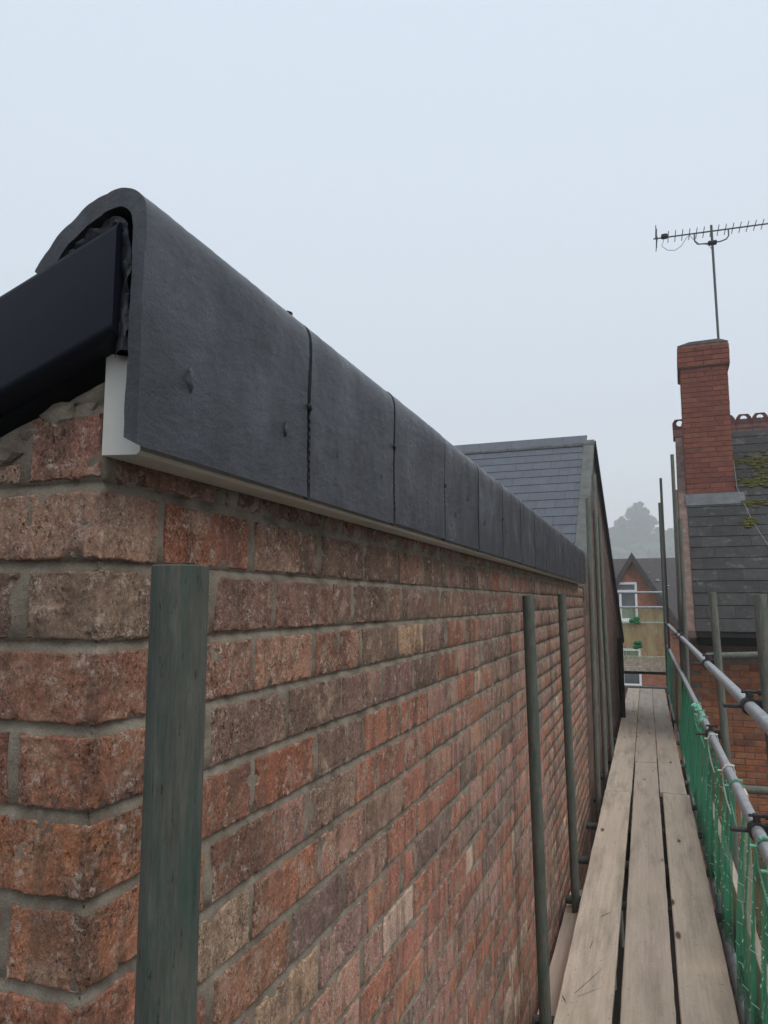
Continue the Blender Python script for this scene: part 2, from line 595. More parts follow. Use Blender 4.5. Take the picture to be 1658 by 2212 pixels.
M_WORK_ORANGE = m_brickwork('orange_brickwork', (0.38, 0.15, 0.075), (0.27, 0.10, 0.055), (0.25, 0.18, 0.13))
M_WORK_GABLE = m_brickwork('gable_brickwork', (0.34, 0.17, 0.135), (0.25, 0.125, 0.105), (0.30, 0.24, 0.20), 'y')
M_WORK_BROWN = m_brickwork('brown_brickwork', (0.165, 0.105, 0.085), (0.115, 0.075, 0.062), (0.15, 0.12, 0.10), 'y')
M_WORK_FAR = m_brickwork('far_brickwork', (0.42, 0.165, 0.085), (0.33, 0.125, 0.07), (0.30, 0.20, 0.15))
M_JOINT = m_flat('old_house_mortar', (0.20, 0.15, 0.115), 0.95, 0.1, 0.3, 10, 0.3)
M_CJOINT = m_flat('chimney_mortar', (0.23, 0.13, 0.10), 0.95, 0.1, 0.4, 6, 0.3)
M_LEAD = m_flat('lead_flashing', (0.115, 0.118, 0.125), 0.5, 0.4, 0.3, 8)
M_MOSS = m_flat('roof_moss', (0.085, 0.080, 0.018), 0.95, 0.1, 0.5, 40, 0.8, 60)
M_METAL = m_flat('aerial_metal', (0.085, 0.095, 0.095), 0.5, 0.4, 0.2, 30)
M_CABLE = m_flat('grey_cable', (0.22, 0.22, 0.215), 0.6, 0.3, 0.15, 30)
M_NET = m_net('green_debris_net', (0.048, 0.25, 0.142), 0.60, 0.5, 0.58)
M_NETFAR = m_net('pale_green_net', (0.46, 0.58, 0.29), 0.40, 0.55, 0.42)
M_TIE_G = m_flat('green_net_tie', (0.17, 0.45, 0.31), 0.5, 0.4, 0.2, 40)
M_TIE_W = m_flat('pale_net_tie', (0.62, 0.62, 0.54), 0.5, 0.4, 0.15, 40)
M_STITCH = m_flat('pale_green_thread', (0.58, 0.74, 0.60), 0.6, 0.3, 0.2, 30)
M_WHITE = m_flat('white_window_frame', (0.88, 0.88, 0.88), 0.4, 0.4, 0.05, 5)
M_GLASS = m_glass()
M_GROUND = m_flat('street_ground', (0.045, 0.043, 0.040), 0.95, 0.1, 0.4, 0.8, 0.3, 6)
M_SHADE_BLACK = m_flat('eaves_shade_black', (0.010, 0.009, 0.008), 0.95, 0.03, 0.3, 10)  # near black: deep eaves shade put into the colour; pipe and scratches share it
M_GAP_PLANK = m_flat('gap_dark_plank', (0.022, 0.019, 0.016), 0.95, 0.1, 0.4, 8, 0.3)  # near black so the gaps above these planks read as shade
M_PALE_TIMBER = m_flat('pale_timber', (0.78, 0.66, 0.53), 0.85, 0.2, 0.3, 14, 0.2)

# ------------------------------------------------------------------ the ground
g = MB()
g.add([(-900, -900, GZ), (900, -900, GZ), (900, 900, GZ), (-900, 900, GZ)], [(0, 1, 2, 3)])
struct(g.build('ground', M_GROUND))

# ------------------------------------------------------------------ the near brick building
WX, GY = -0.55, 0.648            # long wall face and gable face
WALL_END = 7.10
PITCH, BH, BOT1 = 0.0875, 0.0750, 0.047
build = empty('brick_building', (WX - 2.0, 3.8, GZ), 0, 'old red brick building with dark tiled ridge beside the scaffold walkway', 'building')


def child(o):
    """keep world coordinates under a parent at an offset"""
    o.matrix_parent_inverse = Matrix.Translation(-Vector(build.location))
    return o


def path_fn(kind, a, b, x0=None):
    """position and outward normal along a wall path.
    corner: from (WX-a, GY) to the corner and b along +Y; wall: Y from a to b; gable: X from a to b"""
    if kind == 'wall':
        return (b - a), lambda s: (np.full_like(s, WX), a + s, np.ones_like(s), np.zeros_like(s))
    if kind == 'gable':
        return (b - a), lambda s: (a + s, np.full_like(s, GY), np.zeros_like(s), -np.ones_like(s))
    r = 0.0055

    def fn(s):
        x = np.where(s < a, WX - a + s, WX)
        y = np.where(s < a, GY, GY + s - a)
        t = np.clip((s - (a - r)) / (2 * r), 0, 1)
        ins = (t > 0) & (t < 1)
        bx = (1 - t) ** 2 * (WX - r) + 2 * t * (1 - t) * WX + t ** 2 * WX
        by = (1 - t) ** 2 * GY + 2 * t * (1 - t) * GY + t ** 2 * (GY + r)
        x = np.where(ins, bx, x); y = np.where(ins, by, y)
        ang = t * math.pi / 2
        return x, y, np.sin(ang), -np.cos(ang)
    return a + b, fn


def brick_mesh(kind, a, b, z0, z1, step, seed, tint, wear=1.0, corner_s=None):
    L, fn = path_fn(kind, a, b)
    ns = max(4, int(L / step)); nz = max(3, int((z1 - z0) / step))
    s = np.linspace(0, L, ns + 1)
    if kind == 'corner':
        s = np.unique(np.concatenate([s, a + np.linspace(-0.012, 0.012, 9)]))
    z = np.linspace(z0, z1, nz + 1)
    er = 0.0028
    if step < 0.01:                       # finer rows at the arrises
        s = np.unique(np.concatenate([s, [er * .35, er, L - er, L - er * .35]]))
        z = np.unique(np.concatenate([z, [z0 + er * .35, z0 + er, z1 - er, z1 - er * .35]]))
    ss = np.concatenate([[s[0]], s, [s[-1]]]); zz = np.concatenate([[z[0]], z, [z[-1]]])
    S, Z = np.meshgrid(ss, zz, indexing='ij')
    skirt = np.zeros_like(S); skirt[0, :] = skirt[-1, :] = 1; skirt[:, 0] = skirt[:, -1] = 1
    e = np.minimum(np.minimum(S, L - S), np.minimum(Z - z0, z1 - Z))
    x, y, nx, ny = fn(S)
    p3 = np.stack([x * 1.0, y, Z], -1)
    off = np.where(e < er, -(er - np.sqrt(np.maximum(er ** 2 - (er - e) ** 2, 0))) * 1.0, 0)
    n1 = fbm(p3 * 38 + seed * 3.1, 3, seed)
    n2 = fbm(p3 * 120, 2, seed + 5)
    off = off + wear * (0.0009 * n1 + 0.0008 * n2)
    if step < 0.006:
        n4 = vnoise(p3 * 230, seed + 9)
        off = off - wear * 0.0014 * np.maximum(n4 - 0.1, 0)
    chip = fbm(p3 * 55 + 40, 3, seed + 21)
    off = off - wear * 0.016 * np.clip(1 - e / 0.013, 0, 1) * np.maximum(chip - 0.42, 0)
    if kind == 'corner':
        dc = np.abs(S - a)
        off = off - wear * 0.0022 * np.clip(1 - dc / 0.016, 0, 1) * np.maximum(fbm(p3 * 60 + 7, 2, seed + 2) + 0.1, 0)
    # ragged outline
    rag = 0.0008 * wear
    gs = fbm(np.stack([S * 0 + seed, y * 45 + x * 45, Z * 45], -1), 3, seed + 30)
    gz = fbm(np.stack([S * 0 + seed + 9, y * 70 + x * 70, Z * 9], -1), 4, seed + 40)
    wz_ = np.clip(np.abs(Z - (z0 + z1) / 2) / ((z1 - z0) / 2), 0, 1) ** 3
    ws_ = np.clip(np.abs(S - L / 2) / (L / 2), 0, 1) ** 8
    S2 = S - np.sign(S - L / 2) * ws_ * rag * (0.6 + gs)
    Z2 = Z - np.sign(Z - (z0 + z1) / 2) * wz_ * rag * (0.6 + 1.4 * gz)
    off = np.where(skirt > 0, -0.03, off)
    x, y, nx, ny = fn(np.clip(S2, 0, L))
    V = np.stack([x + nx * off, y + ny * off, Z2], -1).reshape(-1, 3)
    n_s, n_z = S.shape
    idx = np.arange(n_s * n_z).reshape(n_s, n_z)
    F = np.stack([idx[:-1, :-1], idx[1:, :-1], idx[1:, 1:], idx[:-1, 1:]], -1).reshape(-1, 4)
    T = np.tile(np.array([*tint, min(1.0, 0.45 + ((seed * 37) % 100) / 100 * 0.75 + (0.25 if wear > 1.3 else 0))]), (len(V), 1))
    return V, F, T


def np_mesh(name, V, F, T=None, mat=None):
    me = bpy.data.meshes.new(name)
    me.vertices.add(len(V)); me.vertices.foreach_set('co', np.asarray(V, np.float32).ravel())
    me.loops.add(F.size); me.loops.foreach_set('vertex_index', F.astype(np.int32).ravel())
    me.polygons.add(len(F))
    me.polygons.foreach_set('loop_start', np.arange(0, F.size, F.shape[1], dtype=np.int32))
    me.polygons.foreach_set('use_smooth', np.ones(len(F), bool))
    me.update(calc_edges=True)
    if T is not None:
        at = me.attributes.new('tint', 'FLOAT_COLOR', 'POINT')
        at.data.foreach_set('color', np.asarray(T, np.float32).ravel())
    me.validate()
    return me


def project(p):
    a, q = CAM_A, CAM_P
    f = (-math.sin(a) * math.cos(q), math.cos(a) * math.cos(q), math.sin(q))
    r = (math.cos(a), math.sin(a), 0)
    u = (r[1] * f[2] - r[2] * f[1], r[2] * f[0] - r[0] * f[2], r[0] * f[1] - r[1] * f[0])
    d = sum(i * j for i, j in zip(p, f))
    if d < 0.05:
        return None
    return 384 + 741 * sum(i * j for i, j in zip(p, r)) / d, 512 - 741 * sum(i * j for i, j in zip(p, u)) / d


# the mortar core, recessed behind the brick faces
def mortar_core():
    a, b = 1.6, WALL_END - GY
    L, fn = path_fn('corner', a, b)
    s = np.concatenate([np.arange(0, a - 0.25, 0.05), np.arange(a - 0.25, a + 1.5, 0.0065), np.arange(a + 1.5, a + 3.0, 0.02), np.arange(a + 3.0, L, 0.06), [L]])
    rel = [0.0005, .02, .04, .06, BH - .001, BH + .002, BH + .005, BH + .0085, PITCH - .0015]
    zs = sorted([BOT1 - PITCH * (r_ - 1) + q for r_ in range(-2, 33) for q in rel])
    zs = np.array([q for q in zs if q > -2.75])
    S, Z = np.meshgrid(s, zs, indexing='ij')
    zt = np.where(S < a, 0.246 - 0.36 * (a - S), 0.315)
    Z = np.minimum(Z, zt)
    x, y, nx, ny = fn(S)
    p3 = np.stack([x, y, Z], -1)
    tj = np.clip((np.mod(Z - BOT1, PITCH) - BH) / (PITCH - BH), 0, 1)
    off = -0.0034 - 0.0055 * tj + 0.0030 * fbm(p3 * 26, 3, 3) + 0.0010 * fbm(p3 * 110, 2, 8)
    crown = np.clip((Z - 0.118) / 0.02, 0, 1) * np.clip((S - a) / 0.02, 0, 1)
    off = off + crown * (0.001 + 0.006 * fbm(p3 * 42, 3, 13))
    x, y = x + nx * off, y + ny * off
    V = np.stack([x, y, Z], -1).reshape(-1, 3)
    n_s, n_z = S.shape
    idx = np.arange(n_s * n_z).reshape(n_s, n_z)
    F = np.stack([idx[:-1, :-1], idx[1:, :-1], idx[1:, 1:], idx[:-1, 1:]], -1).reshape(-1, 4)
    return np_mesh('wall', V, F)


wall = link('wall', mortar_core(), M_MORTAR, build); child(wall)
wall['label'] = 'grey brown lime mortar between old red bricks'
lower = MB()
lower.box(WX - 4.0, WX - 0.012, GY + 0.012, WALL_END, GZ, -2.7)
lower.box(WX - 4.0, WX - 0.30, GY + 0.25, WALL_END, -2.7, -1.2)
child(lower.build('plinth', m_brickwork('plinth_brickwork', (0.26, 0.13, 0.095), (0.20, 0.10, 0.075), (0.27, 0.23, 0.18), 'y'), build))

MEAS = {   # measured bricks (start, end along the wall) of the courses nearest the eye
 1: [(.761, .959), (.982, 1.207), (1.228, 1.436), (1.447, 1.653), (1.677, 1.873), (1.886, 2.109), (2.131, 2.314), (2.34, 2.536)],
 2: [(.878, 1.041), (1.057, 1.276), (1.283, 1.371), (1.386, 1.589), (1.599, 1.69), (1.708, 1.915), (1.93, 2.031), (2.051, 2.246), (2.262, 2.361)],
 3: [(.762, .984), (.993, 1.189), (1.207, 1.415), (1.433, 1.651), (1.668, 1.875), (1.892, 2.096), (2.117, 2.332), (2.351, 2.561)],
 4: [(.876, 1.092), (1.103, 1.32), (1.331, 1.549), (1.563, 1.772), (1.791, 2.001), (2.02, 2.226), (2.25, 2.46)],
 5: [(.762, .983), (.998, 1.203), (1.221, 1.435), (1.447, 1.676)],
 6: [(.887, 1.061), (1.067, 1.167), (1.181, 1.396), (1.405, 1.509), (1.522, 1.717)],
 7: [(.762, .987), (1.001, 1.223), (1.235, 1.45), (1.463, 1.685)],
 8: [(.901, 1.117), (1.132, 1.34), (1.36, 1.579)],
 9: [(.762, .997), (1.014, 1.227), (1.241, 1.462), (1.475, 1.561)],
 10: [(.88, .982), (1.0, 1.182), (1.2, 1.424), (1.449, 1.552)]}
CORNER_B = {1: .098, 2: .215, 3: .098, 4: .212, 5: .098, 6: .22, 7: .098, 8: .235, 9: .098, 10: .215}
TINTS = [(0.310, 0.132, 0.086), (0.355, 0.188, 0.134), (0.260, 0.158, 0.116), (0.185, 0.118, 0.090), (0.43, 0.285, 0.200), (0.360, 0.146, 0.090), (0.310, 0.176, 0.136)]


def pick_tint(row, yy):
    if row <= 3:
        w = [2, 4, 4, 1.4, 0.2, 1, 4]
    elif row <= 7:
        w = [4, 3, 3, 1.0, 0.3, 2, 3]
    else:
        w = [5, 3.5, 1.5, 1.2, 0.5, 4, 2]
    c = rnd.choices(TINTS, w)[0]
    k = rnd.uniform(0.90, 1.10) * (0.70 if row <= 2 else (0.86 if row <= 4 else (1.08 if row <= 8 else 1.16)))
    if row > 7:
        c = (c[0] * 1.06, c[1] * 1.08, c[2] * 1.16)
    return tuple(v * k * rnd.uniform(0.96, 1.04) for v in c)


FIXED = {(7, 0): (0.45, 0.305, 0.20), (9, 1): (0.43, 0.28, 0.18), (1, 0): (0.30, 0.125, 0.078), (8, 0): (0.34, 0.165, 0.10),
         (3, 4): (0.45, 0.28, 0.17), (5, 1): (0.28, 0.115, 0.068), (5, 0): (0.27, 0.12, 0.076), (3, 1): (0.35, 0.185, 0.12), (6, 0): (0.24, 0.115, 0.078)}
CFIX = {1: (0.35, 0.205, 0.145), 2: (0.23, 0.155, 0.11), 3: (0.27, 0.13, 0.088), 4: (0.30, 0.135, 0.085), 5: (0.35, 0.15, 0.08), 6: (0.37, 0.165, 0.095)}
specs = []
for row in range(-1, 32):
    zb = BOT1 - PITCH * (row - 1)
    zt = zb + BH
    if row < 1:                                   # gable courses above the fascia line
        x = WX - 0.006
        first = True
        while x > -1.5:
            ln = 0.10 if (row == 0 and first) else 0.21
            zt = min(zb + BH, 0.248 - 0.36 * (WX - x + ln * .6))
            if zt < zb + .02:
                break
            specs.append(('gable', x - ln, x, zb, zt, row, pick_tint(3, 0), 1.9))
            x -= ln + 0.016; first = False
        if row == 0:                              # the cut course half hidden by the fascia
            yy = GY + .02
            while yy < WALL_END - .05:
                ln = min(rnd.choice((.21, .21, .1)), WALL_END - yy)
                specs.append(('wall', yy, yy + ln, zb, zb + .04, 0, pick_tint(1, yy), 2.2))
                yy += ln + .016
        continue
    even = row % 2 == 0
    ga = 0.098 if even else 0.215
    cb = CORNER_B.get(row, 0.215 if even else 0.098)
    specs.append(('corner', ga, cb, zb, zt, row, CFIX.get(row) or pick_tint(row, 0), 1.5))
    x = WX - ga - 0.016
    while x > -1.5:
        ln = rnd.choice((0.21, 0.21, 0.1))
        specs.append(('gable', x - ln, x, zb, zt, row, pick_tint(row, 0), 1.4))
        x -= ln + 0.016
    yy = GY + cb + 0.014
    for i, (a_, b_) in enumerate(MEAS.get(row, [])):
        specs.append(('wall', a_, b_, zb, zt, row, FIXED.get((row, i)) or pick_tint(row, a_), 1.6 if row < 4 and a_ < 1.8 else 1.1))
        yy = b_ + rnd.uniform(0.012, 0.02)
    while yy < WALL_END - 0.05:
        ln = rnd.uniform(0.203, 0.217) if rnd.random() < 0.8 else rnd.uniform(0.096, 0.104)
        ln = min(ln, WALL_END - yy)
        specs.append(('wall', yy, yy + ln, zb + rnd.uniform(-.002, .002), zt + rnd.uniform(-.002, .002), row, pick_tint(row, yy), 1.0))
        yy += ln + rnd.uniform(0.011, 0.019)


def spec_area(sp):
    k, a, b, z0, z1 = sp[:5]
    pts = {'wall': [(WX, a), (WX, b)], 'gable': [(a, GY), (b, GY)], 'corner': [(WX - a, GY), (WX, GY + b)]}[k]
    q = [project((x, y, z)) for x, y in pts for z in (z0, z1)]
    if any(v is None for v in q):
        return 0
    x0 = max(0, min(v[0] for v in q)); x1 = min(768, max(v[0] for v in q))
    y0 = max(0, min(v[1] for v in q)); y1 = min(1024, max(v[1] for v in q))
    return max(0, x1 - x0) * max(0, y1 - y0)


specs = [(spec_area(sp), i, sp) for i, sp in enumerate(specs)]
specs.sort(key=lambda t: (-t[0], t[1]))
rest_V, rest_F, rest_T, base = [], [], [], 0
for rank, (area, i, sp) in enumerate(specs):
    k, a, b, z0, z1, row, tint, wear = sp
    if rank < 300:
        step = 0.0035 if area > 2500 else (0.006 if area > 900 else 0.012)
        V, F, T = brick_mesh(k, a, b, z0, z1, step, i % 997, tint, wear)
        c = V.mean(0)
        me = np_mesh('brick', V - c, F, T)
        me.set_sharp_from_angle(angle=R(48))
        o = link('brick', me, M_BRICK, wall)
        o.matrix_parent_inverse = Matrix.Identity(4)
        o.location = c
    else:
        V, F, T = brick_mesh(k, a, b, z0, z1, 0.035, i % 997, tint, wear)
        rest_V.append(V); rest_F.append(F + base); rest_T.append(T); base += len(V)
o = link('brick_courses', np_mesh('brick_courses', np.concatenate(rest_V), np.concatenate(rest_F), np.concatenate(rest_T)), M_BRICK, wall)
stuff(o)

# ridge tiles along the top of the wall
OUT = [(-.479, .160), (-.480, .24), (-.481, .32), (-.478, .385), (-.476, .412), (-.486, .432), (-.504, .440), (-.522, .442), (-.558, .429), (-.582, .414), (-.600, .397), (-.616, .380), (-.626, .366)]
INN = [(-.496, .170), (-.496, .24), (-.496, .32), (-.495, .385), (-.494, .405), (-.502, .416), (-.511, .421), (-.522, .423), (-.548, .412), (-.570, .399), (-.588, .384), (-.602, .368), (-.611, .355)]


def catmull(pts, n):
    pts = np.array(pts); m = len(pts)
    P = np.vstack([2 * pts[0] - pts[1], pts, 2 * pts[-1] - pts[-2]])
    out = []
    for i in range(m - 1):
        for k in range(n):
            t = k / n
            p0, p1, p2, p3 = P[i], P[i + 1], P[i + 2], P[i + 3]
            out.append(0.5 * ((2 * p1) + (-p0 + p2) * t + (2 * p0 - 5 * p1 + 4 * p2 - p3) * t ** 2 + (-p0 + 3 * p1 - 3 * p2 + p3) * t ** 3))
    out.append(pts[-1])
    return np.array(out)


OC, IC = catmull(OUT, 5), catmull(INN, 5)
for _ in range(30):
    for A_ in (OC, IC):
        A_[1:-1] = .5 * A_[1:-1] + .25 * (A_[:-2] + A_[2:])
for A_ in (OC, IC):
    A_[:, 1] += .0035 * np.clip((A_[:, 1] - .38) / .05, 0, 1)
IC += np.array([0.0, -.001])
T0, TP, T_END = 0.605, 0.409, 6.55


def ridge_tile_mesh(y0, y1, seed, fine):
    ny = max(4, int((y1 - y0) / (0.006 if fine else 0.03)))
    ys = np.linspace(y0, y1, ny + 1)
    loop = np.vstack([OC, IC[::-1]])
    n = len(loop); m = len(OC)
    nrm = np.zeros_like(loop)
    d = np.roll(loop, -1, 0) - np.roll(loop, 1, 0)
    nrm[:, 0], nrm[:, 1] = d[:, 1], -d[:, 0]
    nrm /= np.linalg.norm(nrm, axis=1)[:, None] + 1e-9
    V = []
    dz = rnd.uniform(-.0015, .0015); dx = rnd.uniform(-.0007, .0007)
    for j, y in enumerate(ys):
        p3 = np.stack([loop[:, 0], np.full(n, y), loop[:, 1]], -1)
        o_ = 0.0004 * fbm(p3 * 80, 3, seed) + 0.0005 * fbm(p3 * 9, 2, seed + 4)
        q = loop + nrm * o_[:, None]
        ed = min(y - y0, y1 - y)
        yo = y
        if j in (0, ny):
            yo = y + (1 if j == 0 else -1) * 0
            yy = 0.0016 * fbm(p3 * 70, 3, seed + 2)
            V += [(q[k, 0] + dx, yo + yy[k], q[k, 1] + dz) for k in range(n)]
        else:
            V += [(q[k, 0] + dx, yo, q[k, 1] + dz) for k in range(n)]
    F = []
    for j in range(ny):
        for k in range(n):
            F.append((j * n + k, j * n + (k + 1) % n, (j + 1) * n + (k + 1) % n, (j + 1) * n + k))
    for j, fl in ((0, 1), (ny, 0)):
        for k in range(m - 1):
            q = (j * n + k, j * n + k + 1, j * n + n - 2 - k, j * n + n - 1 - k)
            F.append(q if fl else q[::-1])
    me = np_mesh('ridge_tile', np.array(V), np.array(F)); me.set_sharp_from_angle(angle=R(42)); return me


def lump(c, r, seed, squash=(1, 1, 1)):
    bm = bmesh.new()
    bmesh.ops.create_icosphere(bm, subdivisions=2, radius=1)
    vs_ = np.array([v.co[:] for v in bm.verts])
    k = 1 + 0.45 * fbm(vs_ * 1.7, 2, seed)
    vs_ = vs_ * k[:, None] * np.array(squash) * r + np.array(c)
    fs = [[v.index for v in f.verts] for f in bm.faces]
    bm.free()
    return vs_, fs


FLECKS = {0: [(.698, .251, .0085), (.937, .248, .006), (.935, .184, .003)], 1: [(1.128, .2446, .004), (1.348, .2447, .003)], 2: [(1.54, .229, .0035), (1.72, .25, .0025)],
          3: [(1.95, .235, .004), (2.1, .30, .003)], 4: [(2.33, .25, .004), (2.45, .21, .003)], 5: [(2.75, .26, .004), (2.9, .23, .004)]}
y, ti = T0, 0
while y < T_END - 0.05:
    y1 = min(y + TP, T_END)
    o = child(link('ridge_tile', ridge_tile_mesh(y + 0.0048, y1 - 0.0048, 100 + ti, ti < 4), M_TILE, build))
    fl = FLECKS.get(ti, [(y + .12, .24, .003), (y + .3, .23, .003)])
    for q, (fy, fz, fr) in enumerate(fl):
        m_ = MB(); vs_, fs = lump((-.480, fy, fz), fr, ti * 7 + q, (0.45, 0.75, 1.7))
        m_.add(vs_, fs, True)
        k = m_.build('mortar_fleck', M_TILE, o)
        k.matrix_parent_inverse = Matrix.Identity(4)
    if y1 < T_END:                         # the black union strip in the joint, with its notched edge
        js = MB()
        js.prism([(p[0] - .004, p[1] - 0.004) for p in OUT[:5]] + [(-.50, .40), (-.492, .385), (-.492, .17)], y1 - 0.006, y1 + 0.006)
        for q in range(9):
            zz_ = .18 + q * .0125 + rnd.uniform(-.001, .001)
            js.box(-.483, -.4785, y1 - .0024, y1 + .0024, zz_, zz_ + .006)
        if ti in (0, 1, 2, 4):
            vs_, fs = lump((-.4785, y1, .30 + .02 * (ti % 2)), .006, ti, (0.5, 1.2, 1))
            js.add(vs_, fs, True)
        jo = js.build('joint_strip', M_BLACK, o)
        jo.matrix_parent_inverse = Matrix.Identity(4)
    y = y1; ti += 1
# a small clip standing proud of the ridge
cl = MB(); vs_, fs = lump((-.497, .975, .4385), .0042, 3, (1.0, 1.6, 0.8)); cl.add(vs_, fs)
child(cl.build('ridge_clip', M_BLACK, build))

# rough black bedding between the end tile and the verge: one trowelled mass
cl_ = [(-.500, .262), (-.500, .30), (-.500, .34), (-.501, .38), (-.506, .402), (-.52, .412), (-.54, .408), (-.565, .396), (-.585, .382), (-.60, .366)]
cc = catmull(cl_, 8)
dd = np.gradient(cc, axis=0); dd /= np.linalg.norm(dd, axis=1)[:, None]
inn = np.stack([-dd[:, 1], dd[:, 0]], -1)
bv, bf = [], []
NV = 13
for i, (p, q) in enumerate(zip(cc, inn)):
    wd = .030 if i < 30 else .024
    for k in range(NV):
        t = k / (NV - 1)
        n_ = float(fbm(np.array([p[0] * 90 + q[0] * t * 3, t * 3 + i * .05, p[1] * 90]), 3, 5))
        w_ = wd * t * (1 + .25 * n_)
        bv.append((p[0] + q[0] * w_, .613 + .020 * t * t + .0045 * n_, p[1] + q[1] * w_))
for i in range(len(cc) - 1):
    for k in range(NV - 1):
        a_ = i * NV + k
        bf.append((a_, a_ + 1, a_ + NV + 1, a_ + NV))
bd = MB().add(bv, bf, True)
child(bd.build('bedding', M_BITUMEN, build, fix=False))

rub = MB()
for q in range(9):
    t = q / 8
    px = WX - .03 - .30 * t + rnd.uniform(-.01, .01)
    vs_, fs = lump((px, GY + .004 + rnd.uniform(0, .006), .232 - .36 * (WX - px) + rnd.uniform(-.012, .006)), rnd.uniform(.014, .024), q + 80, (1.3, .55, .75))
    rub.add(vs_, fs)
o = child(rub.build('rubble', M_MORTAR, build))

# the roof behind the ridge: deck, slates at the verge, dark verge trim
TANR = math.tan(R(20.5))


def roof_z(x):
    return 0.362 + (x + 0.623) * TANR


rf = MB()
XL = -5.0
rf.prism([(-.515, roof_z(-.515) - .010), (XL, roof_z(XL) - .010), (XL, roof_z(XL) - .10), (-.515, roof_z(-.515) - .10)], .641, T_END)
roof = child(rf.build('roof', M_SLATE_BLUE, build))
vg = MB()
rr_ = .011
sec = [(.642, 0.0)] + [(.606 + rr_ - rr_ * math.sin(a_), -rr_ + rr_ * math.cos(a_)) for a_ in np.linspace(0, math.pi / 2, 7)] + \
      [(.606 + rr_ - rr_ * math.cos(a_), -.125 + rr_ - rr_ * math.sin(a_)) for a_ in np.linspace(0, math.pi / 2, 7)] + [(.642, -.125)]
n_ = len(sec)
vv = [Vector((-.514 + x, p[0], roof_z(-.514 + x) + .002 + p[1])) for x in (0, -4.5) for p in sec]
vg.add(vv, [(k, (k + 1) % n_, n_ + (k + 1) % n_, n_ + k) for k in range(n_)], True)
vg.add(vv[:n_], [tuple(range(n_))]); vg.add(vv[n_:], [tuple(range(n_))])
child(vg.build('verge_trim', M_VERGE, build))
sl_me = MB().bbox(-.105, .105, -.001, .40, -.004, .004, 0.0012).mesh('slate')
for i in range(9):
    xx = -.60 - i * 0.235
    for j in range(3):
        o = bpy.data.objects.new('slate', sl_me); COL.objects.link(o); o.parent = roof
        o.matrix_parent_inverse = Matrix.Identity(4)
        o.rotation_euler = (0, -math.atan(TANR) + 0.012, 0)
        o.location = (xx - .105, .642 + .402 * j, roof_z(xx - .105) + .001)
sl_me.materials.append(M_SLATE_BLUE)

# white fascia board under the ridge tiles
fa = MB()
fa.prism([(-.5485, .158), (-.503, .156), (-.499, .160), (-.499, .172), (-.507, .180), (-.509, .262), (-.5485, .272)], .640, T_END)
child(fa.build('fascia', M_FASCIA, build))

# ------------------------------------------------------------------ slate-roofed house at the end of the wall
h2 = empty('slate_roofed_house', (-.57, 7.11, GZ), R(-1.5), 'house with blue grey slate roof rising past the far end of the brick wall', 'house')
AY, AZ = 1.6, 8.02
NT_, FT_ = math.tan(R(47)), math.tan(R(31))
EZ0 = AZ - AY * NT_
FY = 5.5
FZ = AZ - (FY - AY) * FT_
w = MB()
w.prism([(0, 0), (0, EZ0 - .04), (AY, AZ - .06), (FY, FZ - .04), (FY, 0)], -6, 0, 'x')
w.build('wall', M_WORK_BROWN, h2)
r2 = MB()
r2.prism([(-.05, EZ0 - .05), (AY, AZ), (FY + .1, FZ - .06), (FY + .1, FZ - .13), (AY, AZ - .09), (-.05, EZ0 - .13)], -6.1, .012, 'x')
roof2 = r2.build('roof', M_SLATE_BLUE, h2)
sl2 = MB().bbox(-.0995, .0995, -.004, .20, 0, .016, .002).mesh('slate')
sl2.materials.append(M_SLATE_BLUE)
ga = 0.138
ang = math.atan(NT_)
nrow = int((AY / math.cos(ang)) / ga)
for r_ in range(nrow + 1):
    d = 0.0 + r_ * ga
    for c_ in range(-(r_ % 2), 15):
        o = bpy.data.objects.new('slate', sl2); COL.objects.link(o); o.parent = roof2
        o.rotation_euler = (ang - 0.045, 0, 0)
        xs_ = -.13 - c_ * .2 - (r_ % 2) * .1
        if c_ < 0:
            xs_ = -.092
            o.scale = (.37, 1, 1)
        o.location = (xs_, -.04 + d * math.cos(ang), EZ0 - .035 + d * math.sin(ang) + .012)
rt = []
for k in range(8):
    a_ = math.pi * k / 7
    rt.append((AY + .075 * math.cos(a_), AZ - .030 + .055 * math.sin(a_)))
rt += [(p[0] * .84 + AY * .16, p[1] * .84 + (AZ - .035) * .16) for p in rt[::-1]]
for k in range(16):
    m_ = MB(); m_.prism(rt, .05 - (k + 1) * .335, .05 - k * .335 - .012, 'x')
    m_.build('ridge_tile', M_RIDGE_GREY, h2)
vt = MB()
vt.prism([(-.06, EZ0 - .10), (AY, AZ - .03), (AY, AZ + .050), (-.06, EZ0 - .005)], -.085, .03, 'x')
vt.build('verge_trim', M_TRIM, h2)
bb = MB()
bb.prism([(AY - .02, AZ + .03), (FY + .15, FZ - .045), (FY + .15, FZ - .12), (AY - .02, AZ - .045)], -.02, .05, 'x')
bb.build('bargeboard', M_BLACK, h2)
dp = MB(); dp.tube([(.05, FY - .9, 0), (.05, FY - .9, FZ)], .04, 10)
dp.build('drainpipe', M_SHADE_BLACK, h2)

